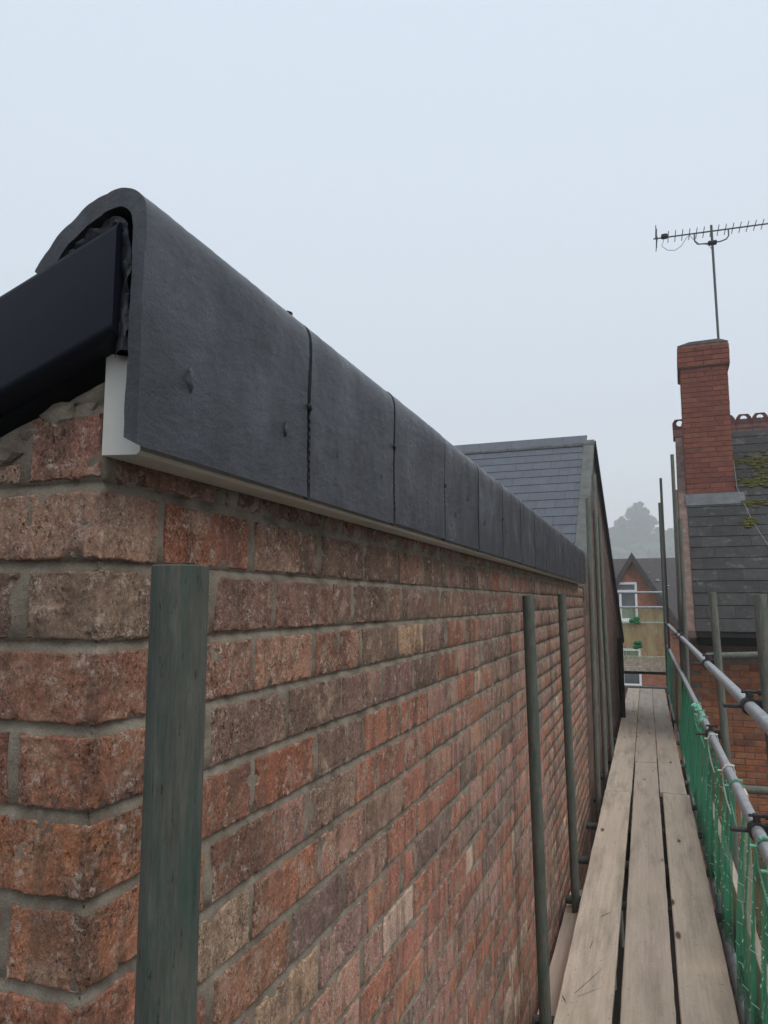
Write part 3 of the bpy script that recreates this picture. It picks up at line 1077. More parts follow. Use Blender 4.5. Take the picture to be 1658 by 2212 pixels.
# ------------------------------------------------------------------ house with chimney on the right
RH = empty('chimney_house', (.46, 9.756, GZ), R(-2.0), 'red brick house with mossy slate roof and crested ridge on the right', 'house')
EZ = -.349 - GZ
TR = math.tan(R(44.3))
RY = 3.25
RZ = EZ + RY * TR
WALLY = .52
w = MB()
w.box(.0, 8, WALLY, RY * 2 - WALLY, 0, EZ - .02)
wall_r = w.build('wall', M_WORK_ORANGE, RH)
gw = MB()
gw.prism([(WALLY - .003, 0), (WALLY - .003, EZ - .03 + WALLY * TR - .03), (RY, RZ - .03), (2 * RY - WALLY + .003, EZ - .03 + WALLY * TR - .03), (2 * RY - WALLY + .003, 0)], -.012, .215, 'x')
gw.build('gable_wall', M_WORK_GABLE, RH)
r3 = MB()
r3.prism([(0, EZ), (RY, RZ), (2 * RY, EZ), (2 * RY, EZ - .06), (RY, RZ - .07), (0, EZ - .06)], .085, 8.2, 'x')
roof_r = r3.build('roof', M_SLATE_OLD, RH)
vs3 = MB()
vs3.prism([(.0, EZ - .07), (RY, RZ - .07), (2 * RY, EZ - .07), (2 * RY, EZ + .015), (RY, RZ + .02), (.0, EZ + .015)], -.02, .084, 'x')
vs3.build('verge_bedding', m_flat('pinkish_verge_mortar', (0.20, 0.135, 0.115), 0.9, 0.1, 0.35, 12, 0.4), RH)
sf = MB()
sf.box(.1, 8, .03, WALLY, EZ - .16, EZ - .065)
for k in range(18):
    sf.box(.22 + k * .4, .27 + k * .4, .01, WALLY + .02, EZ - .15, EZ - .03)
sf.build('eaves', M_SHADE_BLACK, RH)
sl3 = MB().bbox(-.1503, .1503, -.004, .33, 0, .013, .0015).mesh('slate')
sl3.materials.append(M_SLATE_OLD)
angr = math.atan(TR)
gr_ = .222
for r_ in range(int(RY / math.cos(angr) / gr_) + 1):
    d = r_ * gr_
    for c_ in range(-(r_ % 2), 8):
        xx = .235 + c_ * .302 + (r_ % 2) * .15 + rnd.uniform(-.002, .002)
        half = c_ < 0
        if half:
            xx = .159
        yy_, zz_ = -.025 + d * math.cos(angr), EZ - .01 + d * math.sin(angr)
        o = bpy.data.objects.new('slate', sl3); COL.objects.link(o); o.parent = roof_r
        o.rotation_euler = (angr - .045 + rnd.uniform(-.006, .006), rnd.uniform(-.006, .006), 0)
        if half:
            o.scale = (.49, 1, 1)
        o.location = (xx, yy_, zz_ + .014)


def crest():
    """ridge tile with a chamfered crest pierced by a round hole"""
    m_ = MB()
    w_ = .113
    m_.prism([(-.16, -.15), (0, .02), (.16, -.15), (.145, -.165), (0, -.02), (-.145, -.165)], -w_, w_, 'x')
    n = 64
    cz, hr = .105, .050
    outer = [(-w_, -.02), (-w_, .115), (-w_ + .045, .175), (w_ - .045, .175), (w_, .115), (w_, -.02)]
    def ray(a):
        dx, dz = math.cos(a), math.sin(a)
        best = 9
        for i in range(len(outer)):
            (x1, z1), (x2, z2) = outer[i], outer[(i + 1) % len(outer)]
            ex, ez = x2 - x1, z2 - z1
            den = dx * ez - dz * ex
            if abs(den) < 1e-9:
                continue
            t = (x1 * ez - (z1 - cz) * ex) / den
            u = (x1 * dz - (z1 - cz) * dx) / den
            if t > 0 and -1e-6 <= u <= 1 + 1e-6:
                best = min(best, t)
        return best * dx, cz + best * dz
    O_, I_ = [], []
    for k in range(n):
        a = 2 * math.pi * (k + .5) / n
        O_.append(ray(a)); I_.append((hr * math.cos(a), cz + hr * math.sin(a)))
    vs_ = []
    for yv in (-.016, .016):
        vs_ += [(p[0], yv, p[1]) for p in O_] + [(p[0], yv, p[1]) for p in I_]
    fs = []
    for k in range(n):
        j = (k + 1) % n
        fs += [(k, j, n + j, n + k), (2 * n + k, 3 * n + k, 3 * n + j, 2 * n + j), (k, 2 * n + k, 2 * n + j, j), (n + k, n + j, 3 * n + j, 3 * n + k)]
    m_.add(vs_, fs)
    return m_.mesh('ridge_tile')


cr_me = crest(); cr_me.materials.append(M_TERRA)
for k in range(33):
    o = bpy.data.objects.new('ridge_tile', cr_me); COL.objects.link(o); o.parent = RH
    o.location = (.06 + k * .24, RY, RZ + .03)
    o.rotation_euler = (0, rnd.uniform(-.02, .02), 0)
# front wall bricks in view
br_me = MB().bbox(-.1065, .1065, 0, .04, -.0325, .0325, .004).mesh('brick')
br_me.materials.append(M_HBRICK)
mrt = MB(); mrt.box(.004, 1.95, WALLY - .006, WALLY + .01, 2.95, EZ - .14)
mrt.build('mortar', M_JOINT, wall_r)
for r_ in range(33):
    zz_ = 3.0 + r_ * .075
    for c_ in range(8):
        xx = .118 + c_ * .225 + (r_ % 2) * .1125
        o = bpy.data.objects.new('brick', br_me); COL.objects.link(o); o.parent = wall_r
        o.location = (xx, WALLY - .011 - rnd.uniform(0, .003), zz_)
# chimney
CX0, CX1 = .09, .735
CY0, CY1 = 1.955, 2.80
CZ0, CZ1 = EZ + 1.42, 9.72
chm = MB(); chm.box(CX0 + .008, CX1 - .008, CY0 + .008, CY1 - .008, CZ0, CZ1 + .05)
chm.box(CX0 - .022, CX1 + .022, CY0 - .022, CY1 + .022, CZ1 - .02, CZ1 + .33)
chim = chm.build('chimney', M_CJOINT, RH)
cb_me = MB().bbox(-.101, .101, 0, .03, -.0335, .0335, .003).mesh('brick')
cb_me.materials.append(M_CBRICK)


def chim_course(z, x0, x1, y0, y1, odd):
    nx = 3
    p = (x1 - x0) / nx
    for side in (0, 1, 2):
        if side == 0:
            ln, cnt = x1 - x0, 3
        else:
            ln, cnt = y1 - y0, 4
        p = ln / cnt
        ks = [(k + .5) * p for k in range(cnt)] if not odd else [k * p + (p * .25 if k == 0 else (-p * .25 if k == cnt else 0)) for k in range(cnt + 1)]
        for k, t in enumerate(ks):
            sc = .5 if (odd and k in (0, cnt)) else 1
            o = bpy.data.objects.new('brick', cb_me); COL.objects.link(o); o.parent = chim
            o.scale = (sc * (p - .009) / .202, 1, 1)
            jt = -rnd.uniform(0, .003)
            if side == 0:
                o.location = (x0 + t, y0 + jt, z)
            elif side == 1:
                o.location = (x0 + jt, y0 + t, z); o.rotation_euler = (0, 0, -math.pi / 2)
            else:
                o.location = (x1 - jt, y0 + t, z); o.rotation_euler = (0, 0, math.pi / 2)


zz_ = CZ0 + .40; r_ = 0
while zz_ < CZ1 - .03:
    chim_course(zz_, CX0, CX1, CY0, CY1, r_ % 2); zz_ += .0765; r_ += 1
for k in range(1, 5):
    e_ = .020 if k == 0 else .034
    chim_course(CZ1 + .01 + k * .0765 - .06, CX0 - e_, CX1 + e_, CY0 - e_, CY1 + e_, k % 2)
flc = MB()
flc.prism([(CX0 - .03, CZ1 + .329), (CX0 + .14, CZ1 + .375), (CX1 - .1, CZ1 + .38), (CX1 + .03, CZ1 + .329)], CY0 - .03, CY1 + .03)
flc.build('cap', m_flat('chimney_flaunching', (0.16, 0.13, 0.12), 0.95, 0.1, 0.3, 6), RH)
fl = MB()
fl.box(CX0 - .02, CX1 + .10, CY0 - .012, CY0 + .004, CZ0 + .22, CZ0 + .37)
Mf = Matrix.Translation((0, CY0 - .145, EZ + (CY0 - .145) * TR + .045)) @ Matrix.Rotation(angr, 4, 'X')
fl.box(CX0 - .02, CX1 + .12, -.10, .17, -.004, .006, Mf)
for k in range(6):
    z_ = CZ0 + .5 + k * .15
    fl.box(CX1 - .002, CX1 + .012, CY0 + .02 + k * .15, CY0 + .20 + k * .15, z_ - .16, z_)
fl.build('flashing', M_LEAD, RH)
# moss clumps on the slates
ms = MB()
for (mx, my, rr, cnt) in ((1.0, 2.5, .22, 90), (1.4, 2.42, .26, 110), (1.5, 2.05, .2, 60), (1.0, 2.1, .10, 40), (1.05, 2.15, .20, 60), (.92, 1.75, .10, 22), (1.35, 2.2, .22, 60), (1.3, 1.7, .16, 40), (.86, 1.45, .09, 20), (1.5, 1.55, .15, 30), (1.1, 2.45, .14, 20), (1.7, 2.0, .2, 40)):
    for q in range(cnt):
        px, py = mx + rnd.gauss(0, rr * .7), my + rnd.gauss(0, rr * .28)
        if px < CX1 + .04:
            continue
        vs_, fs = lump((px, py, EZ + py * TR + .028), rnd.uniform(.016, .042), q, (1.4, 1, .6))
        ms.add(vs_, fs, True)
o = ms.build('moss', M_MOSS, RH); stuff(o)
cb = MB(); cb.tube([(CX1 + .03, CY0 + .3, EZ + 2.45), (CX1 + .035, CY0 + .05, EZ + (CY0 + .05) * TR + .05), (CX1 + .16, 1.45, EZ + 1.45 * TR + .04), (CX1 + .36, .9, EZ + .9 * TR + .045), (CX1 + .75, .2, EZ + .2 * TR + .05)], .0055, 6)
cb.build('cable', M_CABLE, RH)

# ------------------------------------------------------------------ television aerial on the chimney
ar = empty('tv_aerial', (1.19, 11.95, 4.0), 0, 'television aerial on a thin mast above the red chimney', 'aerial')
m_ = MB(); m_.tube([(.0, 0, -.25), (-.012, 0, 1.82)], .019, 10); m_.build('mast', M_METAL, ar)
BZ = 1.70
m_ = MB(); m_.tube([(-.86, 0, BZ + .04), (1.6, 0, BZ - .01)], .012, 8); m_.build('boom', M_METAL, ar)
m_ = MB(); m_.tube([(-.26, 0, BZ + .02), (-.26, 0, BZ - .10), (-.22, 0, BZ - .155), (-.10, 0, BZ - .165), (.10, 0, BZ - .165), (.19, 0, BZ - .14), (.225, 0, BZ - .09), (.225, 0, BZ + .01)], .011, 8)
m_.build('bracket', M_METAL, ar)
m_ = MB(); m_.bbox(-.075, .055, -.04, .04, BZ - .195, BZ - .14, .012); m_.build('clamp', M_BLACK, ar)
el_me = MB().tube([(0, -.155, 0), (0, .155, 0)], .0062, 6).mesh('element'); el_me.materials.append(M_METAL)
for k in range(22):
    o = bpy.data.objects.new('element', el_me); COL.objects.link(o); o.parent = ar
    o.location = (-.64 + k * .103, 0, BZ + .035 - .002 * k)
    o.scale = (1, 1.25 - k * .015, 1)
m_ = MB()
for dz_ in (-.11, -.055, .055, .11):
    m_.tube([(-.80 - abs(dz_) * .2, -.22, BZ + .04 + dz_), (-.80 - abs(dz_) * .2, .22, BZ + .04 + dz_)], .0065, 6)
m_.tube([(-.82, 0, BZ - .08), (-.80, 0, BZ + .04), (-.82, 0, BZ + .16)], .0075, 6)
m_.build('reflector', M_METAL, ar)
m_ = MB(); m_.bbox(-.745, -.645, -.04, .04, BZ + .02, BZ + .09, .015); m_.build('junction_box', M_BLACK, ar)
m_ = MB()
m_.tube([(-.70, 0, BZ + .02), (-.74, 0, BZ - .10), (-.66, 0, BZ - .18), (-.55, 0, BZ - .20), (-.46, 0, BZ - .15), (-.38, 0, BZ - .03), (-.33, 0, BZ + .01), (-.28, 0, BZ - .06), (-.20, 0, BZ - .15), (-.06, 0, BZ - .19), (-.018, .02, BZ - .27), (-.016, .02, .3)], .0048, 6)
m_.build('cable', M_CABLE, ar)

# ------------------------------------------------------------------ scaffold: standards and rails
PR = .0242


def pole(p0, p1, label, mat=None, r=PR, group=None, name='scaffold_pole', n=24):
    m_ = MB()
    p0, p1 = Vector(p0), Vector(p1)
    m_.tube([Vector((0, 0, 0)), p1 - p0], r, n, hollow=True)
    o = m_.build(name, mat or M_POLE, None)
    o.location = p0
    tag(o, label, 'scaffold pole', group)
    return o


def lean(top, bottom, z):
    """extend the line top-bottom down to height z"""
    t, b = Vector(top), Vector(bottom)
    return t + (b - t) * ((t.z - z) / (t.z - b.z))


ZF = GZ
pole(lean((-.400, .577, .0325), (-.400, .577, -.4), ZF), (-.400, .577, .0325), 'weathered greenish scaffold pole standing close in front of the wall corner', r=.0255, n=40, group='standards along the brick wall')
pole(lean((-.463, 3.11, .029), (-.452, 3.24, -1.73), ZF), (-.463, 3.11, .029), 'scaffold pole midway along the brick wall, second from the camera', M_POLE3, n=28, group='standards along the brick wall')
pole(lean((-.470, 4.477, .051), (-.458, 4.63, -1.70), ZF), (-.470, 4.477, .051), 'scaffold pole third along the wall, ending where the plank gap opens', M_POLE3, group='standards along the brick wall')
pole(lean((-.475, 7.03, .96), (-.475, 7.03, -.435), ZF), (-.475, 7.03, .96), 'pale scaffold pole at the end of the ridge tiles', M_POLE2, group='standards by the slate-roofed house')
pole(lean((-.470, 7.92, 1.33), (-.455, 7.92, -1.69), ZF), (-.470, 7.92, 1.33), 'tall scaffold pole against the gable of the slate-roofed house', M_POLE2, group='standards by the slate-roofed house')
pole(lean((-.47, 8.576, .95), (-.43, 8.75, -1.7), ZF), (-.47, 8.576, .95), 'shorter scaffold pole furthest along the left side of the walkway', M_POLE2, group='standards by the slate-roofed house')
pole(lean((.412, 3.20, .030), (.432, 3.20, -.75), ZF), (.412, 3.20, .030), 'thick grey scaffold pole at the right edge of the picture', M_POLE2, group='standards on the open side')
pole(lean((.410, 5.37, .067), (.436, 5.37, -.746), ZF), (.410, 5.37, .067), 'scaffold pole outside the handrail in front of the red brick house', M_POLE2, group='standards on the open side')
pole((.405, 9.3, ZF), (.405, 9.3, .98), 'scaffold pole against the near corner of the chimney house gable', M_POLE2, group='standards on the open side')
pole((.405, 10.2, ZF), (.405, 10.2, 1.45), 'pale scaffold pole just left of the chimney foot', M_POLE2, group='standards on the open side')
pole((.408, 10.75, ZF), (.408, 10.75, 2.02), 'tallest pale scaffold pole beside the chimney', M_POLE2, group='standards on the open side')
pole((.365, 14.8, ZF), (.34, 14.8, 2.34), 'dark slim scaffold pole rising alone against the sky', group='standards on the open side')
pole((.325, 16.2, ZF), (.325, 16.2, 2.05), 'thin far scaffold pole left of the dark slim one', group='standards on the open side')

# handrail and middle rail, each of two lengths
RX = .362
def rail(y0, y1, z0, z1, label, x0=RX, x1=RX):
    return pole((x0, y0, z0), (x1, y1, z1), label, M_GALV, .0242, 'rails of the walkway', 'scaffold_rail')
rail(-.6, 5.15, -.400, -.402, 'near length of the upper handrail on the right')
rail(5.19, 16.2, -.404, -.40, 'far length of the upper handrail running to the end of the walkway')
rail(-.6, 6.9, -.868, -.858, 'near length of the lower rail carrying the green net')
rail(6.94, 16.2, -.858, -.86, 'far length of the lower rail beyond the green net')


def coupler(loc, label, rot=0.0, size=1.0):
    """right-angle coupler: two hinged collars with bolts and nuts"""
    c = empty('scaffold_coupler', loc, rot, label, 'coupler', 'couplers')
    m_ = MB()
    for k, (x0, x1) in enumerate(((-.026, .026),)):
        pr = []
        n = 20
        ring_o = [(.034 * math.cos(2 * math.pi * i / n), .034 * math.sin(2 * math.pi * i / n)) for i in range(n)]
        ring_i = [(.0255 * math.cos(2 * math.pi * i / n), .0255 * math.sin(2 * math.pi * i / n)) for i in range(n)]
        vs_ = [(p[0], yv, p[1]) for yv in (-.026, .026) for p in ring_o] + [(p[0], yv, p[1]) for yv in (-.026, .026) for p in ring_i]
        fs = []
        for i in range(n):
            j = (i + 1) % n
            fs += [(i, j, n + j, n + i), (2 * n + i, 3 * n + i, 3 * n + j, 2 * n + j), (i, 2 * n + i, 2 * n + j, j), (n + i, n + j, 3 * n + j, 3 * n + i)]
        m_.add(vs_, fs)
    m_.build('rail_collar', M_CLAMP, c)
    m_ = MB()
    vs2 = [(.054 + v[0], v[2], v[1]) for v in vs_]
    m_.add(vs2, fs); m_.build('pole_collar', M_CLAMP, c)
    m_ = MB(); m_.bbox(-.012, .012, -.018, .018, .03, .062, .003); m_.bbox(-.095, -.03, -.012, .012, -.008, .006, .003)
    m_.build('flap', M_CLAMP, c)
    for (bx, bz) in ((-.06, 0), (.0, .055)):
        m_ = MB(); m_.tube([(bx - .028, 0, bz), (bx + .034, 0, bz)], .0062, 8)
        m_.lathe([(.0125, 0), (.0125, .013)], 6, Matrix.Translation((bx + .03, 0, bz)) @ Matrix.Rotation(math.pi / 2, 4, 'Y'))
        m_.build('bolt', M_CLAMP, c)
    return c


coupler((RX, 3.26, -.400), 'dark rusty coupler on the upper handrail at the near pole')
coupler((RX, 5.43, -.403), 'dark coupler on the upper handrail at the second pole')
coupler((RX, 3.26, -.864), 'dark coupler on the lower rail at the near pole')
coupler((RX, 5.45, -.860), 'dark coupler on the lower rail at the second pole')
coupler((RX, 9.36, -.405), 'small far coupler on the upper handrail by the gable')
coupler((RX, 10.25, -.405), 'far coupler on the upper handrail near the chimney foot')
coupler((-.428, 3.30, -1.745), 'coupler at the foot of the second wall pole beside the planks', math.pi)

# transoms carrying the planks, ledger, cross tube
for k, (yy_, txt) in enumerate(((1.4, 'out of sight'), (3.36, 'beside the second wall pole'), (4.72, 'under the planks at the third wall pole'), (5.44, 'just beyond the third wall pole'),
                                (6.27, 'in the gap two thirds along the wall'), (7.08, 'below the joint of the left planks'), (8.0, 'at the tall gable pole'), (8.8, 'at the shorter gable pole'), (10.2, 'below the far planks'), (12.0, 'furthest along the walkway'))):
    if k == 0:
        continue
    pole((-.522, yy_, -1.739), (.50, yy_ + .02, -1.739), 'transom tube %s' % txt, M_POLE, .0242, 'transoms under the planks', 'transom_tube', 16)
pole((.335, -.5, -1.80), (.335, 15.8, -1.80), 'ledger tube along the outer edge below the planks', M_GALV, .0242, None, 'ledger_tube', 16)
pole((.39, 5.93, -.385), (1.25, 5.93, -.345), 'pale tube running from the handrail towards the red brick house', M_POLE2, .0242, None, 'scaffold_tube', 16)
pole((.455, 5.1, -1.12), (1.4, 5.1, -1.10), 'short cross tube behind the green net', M_POLE2, .0242, None, 'scaffold_tube', 16)

# ------------------------------------------------------------------ planks
PZ = -1.67


def plank(x0, x1, y0, y1, label, z=PZ, th=.038, rot=0.0, tilt=0.0, mat=None):
    nx, ny = 4, max(8, int((y1 - y0) / .12))
    sd_ = rnd.randint(0, 999)
    vs_, fs = [], []
    L = y1 - y0; Wd = x1 - x0
    secs = []
    for j in range(ny + 1):
        t = j / ny
        yv = -L / 2 + t * L
        sec = []
        b_ = .004
        prof = [(-Wd / 2, -th), (-Wd / 2, -b_), (-Wd / 2 + b_, 0)] + [(-Wd / 2 + Wd * q / nx, 0) for q in range(1, nx)] + [(Wd / 2 - b_, 0), (Wd / 2, -b_), (Wd / 2, -th)]
        for (px, pz) in prof:
            wob = .0022 * float(vnoise(np.array([px * 20, yv * 5 + sd_, 1.0]), sd_))
            edge = .0018 * float(vnoise(np.array([np.sign(px) * 3.0, yv * 14 + sd_, 5.0]), sd_))
            cup = -.0025 * (1 - (2 * px / Wd) ** 2)
            sec.append((px + (edge if abs(px) > Wd / 2 - .006 else 0), yv, pz + wob + cup))
        secs.append(sec); vs_ += sec
    n = len(secs[0])
    for j in range(ny):
        for k in range(n):
            fs.append((j * n + k, j * n + (k + 1) % n, (j + 1) * n + (k + 1) % n, (j + 1) * n + k))
    fs.append(tuple(range(n))); fs.append(tuple(range(ny * n, (ny + 1) * n)))
    m_ = MB().add(vs_, fs)
    o = m_.build('scaffold_plank', mat or M_WOOD)
    o.location = ((x0 + x1) / 2, (y0 + y1) / 2, z)
    o.rotation_euler = (0, tilt, rot)
    tag(o, label, 'plank', 'planks of the walkway')
    return o


plank(-.423, -.204, 1.0, 7.17, 'near left plank of the walkway, palest, with scratches')
near_plank = bpy.data.objects['scaffold_plank']
for (x0_, y0_, x1_, y1_, w_) in ((-.36, 3.50, -.235, 3.83, .0008), (-.35, 3.47, -.225, 3.62, .0007), (-.30, 4.35, -.24, 4.45, .0012), (-.41, 3.46, -.385, 3.40, .0013), (-.33, 3.95, -.32, 4.05, .001)):
    d_ = Vector((x1_ - x0_, y1_ - y0_, 0)); nn = Vector((-d_.y, d_.x, 0)).normalized() * w_
    a_, b_ = Vector((x0_, y0_, PZ + .0016)), Vector((x1_, y1_, PZ + .0016))
    m_ = MB(); m_.add([q - near_plank.location for q in (a_ - nn, (a_ + b_) / 2 - nn * 1.3 + nn * .4, b_, (a_ + b_) / 2 + nn * 1.4, a_ + nn)], [(0, 1, 2, 3, 4)])
    m_.build('scratch', M_SHADE_BLACK, near_plank)
plank(-.421, -.199, 7.185, 11.3, 'middle left plank beyond the cross joint')
plank(-.423, -.201, 11.31, 15.75, 'far left plank at the end of the walkway', z=PZ - .002)
plank(-.1725, .0425, -1.2, 8.53, 'near centre plank running down the middle of the walkway', rot=.0025)
plank(-.191, .031, 8.555, 11.62, 'middle centre plank between the two joints')
plank(-.194, .029, 11.64, 15.75, 'far centre plank at the end of the walkway', z=PZ - .002)
plank(.062, .281, -1.2, 7.245, 'near right plank with dark damp stains beside the net')
plank(.040, .263, 7.265, 11.5, 'middle right plank beside the net')
plank(.036, .259, 11.52, 15.75, 'far right plank at the end of the walkway', z=PZ - .002)
plank(-.530, -.440, 1.2, 4.98, 'narrow sloping plank lying lower between wall and pole', z=-1.775, tilt=R(-16))

for k in range(6):  # lower planks added under the walkway, only to keep its gaps dark
    for (ya, yb) in ((-1.0, 5.4), (5.42, 11.6), (11.62, 16.0)):
        o = plank(-.50 + k * .228, -.50 + k * .228 + .222, ya, yb, 'added dark plank under the walkway gaps, %s from the wall, %s length' % (('first', 'second', 'third', 'fourth', 'fifth', 'sixth')[k], 'near' if ya < 0 else ('middle' if ya < 6 else 'far')), z=-3.68, mat=M_GAP_PLANK)
        o['group'] = 'added planks darkening the walkway gaps'
fence = empty('gap_fence', (0, 20.5, GZ), 0, 'added dark board fence closing the view through the plank gaps', 'fence')  # fence added to hide the orange wall and keep the plank gaps dark
fb = MB().bbox(-.072, .072, -.01, .01, 0, 2.3, .004).mesh('board'); fb.materials.append(M_SHADE_BLACK)
for k in range(60):
    o = bpy.data.objects.new('board', fb); COL.objects.link(o); o.parent = fence
    o.location = (-4.5 + k * .15, 0, 0)

# damp end strip: toe board behind the net
tb = MB(); tb.bbox(-.019, .019, -2.0, 2.0, -.115, .115, .003)
o = tb.build('toe_board', M_WOOD); o.location = (.392, 5.1, -1.60); tag(o, 'brown toe board standing on edge behind the green net', 'plank')
tb = MB(); tb.bbox(-.019, .019, -.06, .06, -.42, .42, .003)
o = tb.build('upright_board', M_WOOD); o.location = (.388, 3.98, -1.30); tag(o, 'upright grey brown board showing through the gap in the net', 'plank')

# ------------------------------------------------------------------ green debris net on the lower rail
def net(y0, y1, seed, label, top_sag=.03, xo=0.0):
    ny, nz = int((y1 - y0) / .012), 34
    vs_, fs = [], []
    for j in range(ny + 1):
        yv = y0 + (y1 - y0) * j / ny
        for k in range(nz + 1):
            t = k / nz
            fold = .022 * math.sin(yv * 23 + 2.2 * math.sin(yv * 5 + seed) + .8 * t) * (.3 + .7 * t) + .009 * math.sin(yv * 57 + seed + 1.5 * t)
            sag = top_sag * abs(math.sin((yv - y0) * math.pi / .46)) + .02 * float(vnoise(np.array([yv * 3, seed, 0.0])))
            ztop = -.885 - sag
            zb = -1.685 + .02 * math.sin(yv * 7 + seed)
            x = (.372 + xo) * (1 - t) + (.318 + xo) * t + fold * .8 - .014 * math.sin(math.pi * t)
            vs_.append((x, yv, ztop + (zb - ztop) * t))
    for j in range(ny):
        for k in range(nz):
            a_ = j * (nz + 1) + k
            fs.append((a_, a_ + 1, a_ + nz + 2, a_ + nz + 1))
    e_ = empty('debris_net', (.345, (y0 + y1) / 2, -1.68), 0, label, 'net', 'debris nets')
    c0 = Vector(e_.location)
    m_ = MB().add([Vector(v) - c0 for v in vs_], fs, True)
    m_.build('mesh_sheet', M_NET, e_, fix=False)
    st = MB()
    for row in range(9):
        z = -.95 - row * .083 + rnd.uniform(-.01, .01)
        yv = y0 + rnd.uniform(0, .05)
        while yv < min(y1, 5.6):
            ln = rnd.uniform(.016, .045)
            if rnd.random() < .78:
                j = min(ny - 1, int((yv - y0) / (y1 - y0) * ny))
                t = min(max((-.9 - z) / .78, 0), 1)
                k = int(t * nz)
                v0 = Vector(vs_[j * (nz + 1) + k]); j2 = min(ny, j + max(1, int(ln / .012)))
                v1 = Vector(vs_[j2 * (nz + 1) + k])
                o_ = Vector((-.0035, 0, 0))
                st.tube([v0 + o_ - c0, v1 + o_ + Vector((0, 0, rnd.uniform(-.004, .004))) - c0], .0017, 4)
                if rnd.random() < .10:            # a loose hooked end
                    st.tube([v0 + o_ - c0, v0 + o_ - c0 + Vector((-.004, 0, -.03)), v0 + o_ - c0 + Vector((.0, .022, -.034))], .0012, 4)
            yv += ln + rnd.uniform(.012, .04)
    if st.v:
        o = st.build('stitching', M_STITCH, e_); stuff(o)
    return e_


net(1.6, 3.86, 1.0, 'green debris net panel nearest the camera at lower right')
net(4.10, 6.6, 4.0, 'green debris net panel beyond the upright board')
net(6.55, 9.6, 9.0, 'far bunched end of the green debris net', .06, .0)


def tie(y, z, label, mat, seed):
    """net tie: a plastic toggle hooked round the rail with a strap down to the net"""
    e_ = empty('net_tie', (RX, y, z), 0, label, 'net tie', 'net ties on the lower rail')
    m_ = MB()
    pts = []
    for k in range(15):
        a_ = R(-40 + 290 * k / 14)
        rr = .0285 + (.010 if k in (6, 7, 8) else 0) * .6
        pts.append((-rr * math.cos(a_), .006 * math.sin(a_ * 2 + seed), rr * math.sin(a_)))
    m2 = [Vector(p) for p in pts]
    vs_, fs = [], []
    wv = .0085
    for p in m2:
        d = Vector((p.x, 0, p.z)).normalized()
        for dy, dr in ((-wv, 0), (wv, 0), (wv, .004), (-wv, .004)):
            vs_.append(p + Vector((0, dy, 0)) + d * dr)
    for k in range(len(m2) - 1):
        for q in range(4):
            fs.append((k * 4 + q, k * 4 + (q + 1) % 4, k * 4 + 4 + (q + 1) % 4, k * 4 + 4 + q))
    fs += [(0, 1, 2, 3), tuple(len(vs_) - 4 + i for i in range(4))]
    m_.add(vs_, fs); m_.build('loop', mat, e_)
    m_ = MB(); m_.bbox(-.020, .030, -.0075, .0075, .026, .034, .002); m_.bbox(-.052, -.024, -.008, .008, -.002, .006, .002)
    m_.build('toggle', mat, e_)
    m_ = MB(); m_.tube([(-.030, 0, .0), (-.030, -.03, -.06), (-.024, -.10 - .03 * math.sin(seed), -.12), (-.014, -.17, -.17)], .0034, 6)
    m_.build('strap', mat, e_)
    return e_


for k, (yy_, ml, txt) in enumerate(((2.78, 'g', 'green net tie on the lower rail nearest the camera'), (3.05, 'g', 'green net tie just before the near lower coupler'), (3.98, 'g', 'green net tie above the upright board'),
                                  (4.32, 'w', 'pale net tie in the middle of the lower rail'), (5.28, 'w', 'pale net tie beside the second lower coupler'), (6.05, 'g', 'green net tie where the net bunches'),
                                  (6.4, 'g', 'green net tie within the bunched net'), (6.85, 'g', 'farthest green net tie on the bunched net'))):
    tie(yy_, -.863, txt, M_TIE_G if ml == 'g' else M_TIE_W, k * 1.3)
bn = MB()
for k in range(26):
    yv = 6.0 + k * .034
    vs_, fs = lump((RX - .015 + rnd.uniform(-.02, .02), yv, -.87 + rnd.uniform(-.03, .02)), rnd.uniform(.018, .036), k, (.8, 1.2, 1))
    bn.add(vs_, fs)
o = bn.build('bunched_net', M_TIE_G); tag(o, 'pale green net bunched and tied around the lower rail', 'net')

# ------------------------------------------------------------------ cross scaffold at the far end of the walkway
for (z_, txt) in ((.212, 'upper pale rail across the far end of the walkway'), (-.095, 'lower pale rail across the far end, above the net'), (-.42, 'middle rail behind the far pale green net')):
    pole((-2.2, 16.5, z_), (.36, 16.5, z_), txt, M_GALV, .0242, 'rails across the far end', 'scaffold_rail', 12)
tb = MB(); tb.bbox(-1.3, 1.3, -.019, .019, -.1, .1, .004); o = tb.build('toe_board', M_PALE_TIMBER); o.location = (-.92, 16.52, -1.20); tag(o, 'upper pale toe board across the far end of the walkway', 'plank')
tb = MB(); tb.bbox(-1.3, 1.3, -.019, .019, -.05, .05, .004); o = tb.build('toe_board', M_PALE_TIMBER); o.location = (-.92, 16.50, -1.36); tag(o, 'lower pale plank edge across the far end of the walkway', 'plank')
pole((-2.2, 16.53, -1.44), (.36, 16.53, -1.44), 'near-black tube standing in for the dark gap under the far toe boards', M_SHADE_BLACK, .03, None, 'ledger_tube', 12)  # black tube stands in for the shaded gap below the boards
tb = MB(); tb.bbox(-1.0, 1.0, -.10, .10, -.05, .05, .004); o = tb.build('end_board', m_flat('grey_board', (0.22, 0.205, 0.19), 0.9, 0.2, 0.3, 8)); o.location = (-.66, 15.92, -1.70); tag(o, 'grey board lying across the end of the walkway planks', 'plank')
nf = MB()
vs_, fs = [], []
for i in range(61):
    for k in range(13):
        t = k / 12
        x = -2.2 + 2.55 * i / 60
        vs_.append((x, 16.44 + .02 * math.sin(x * 9) * t + .01 * math.sin(x * 31), -.11 - 1.03 * t))
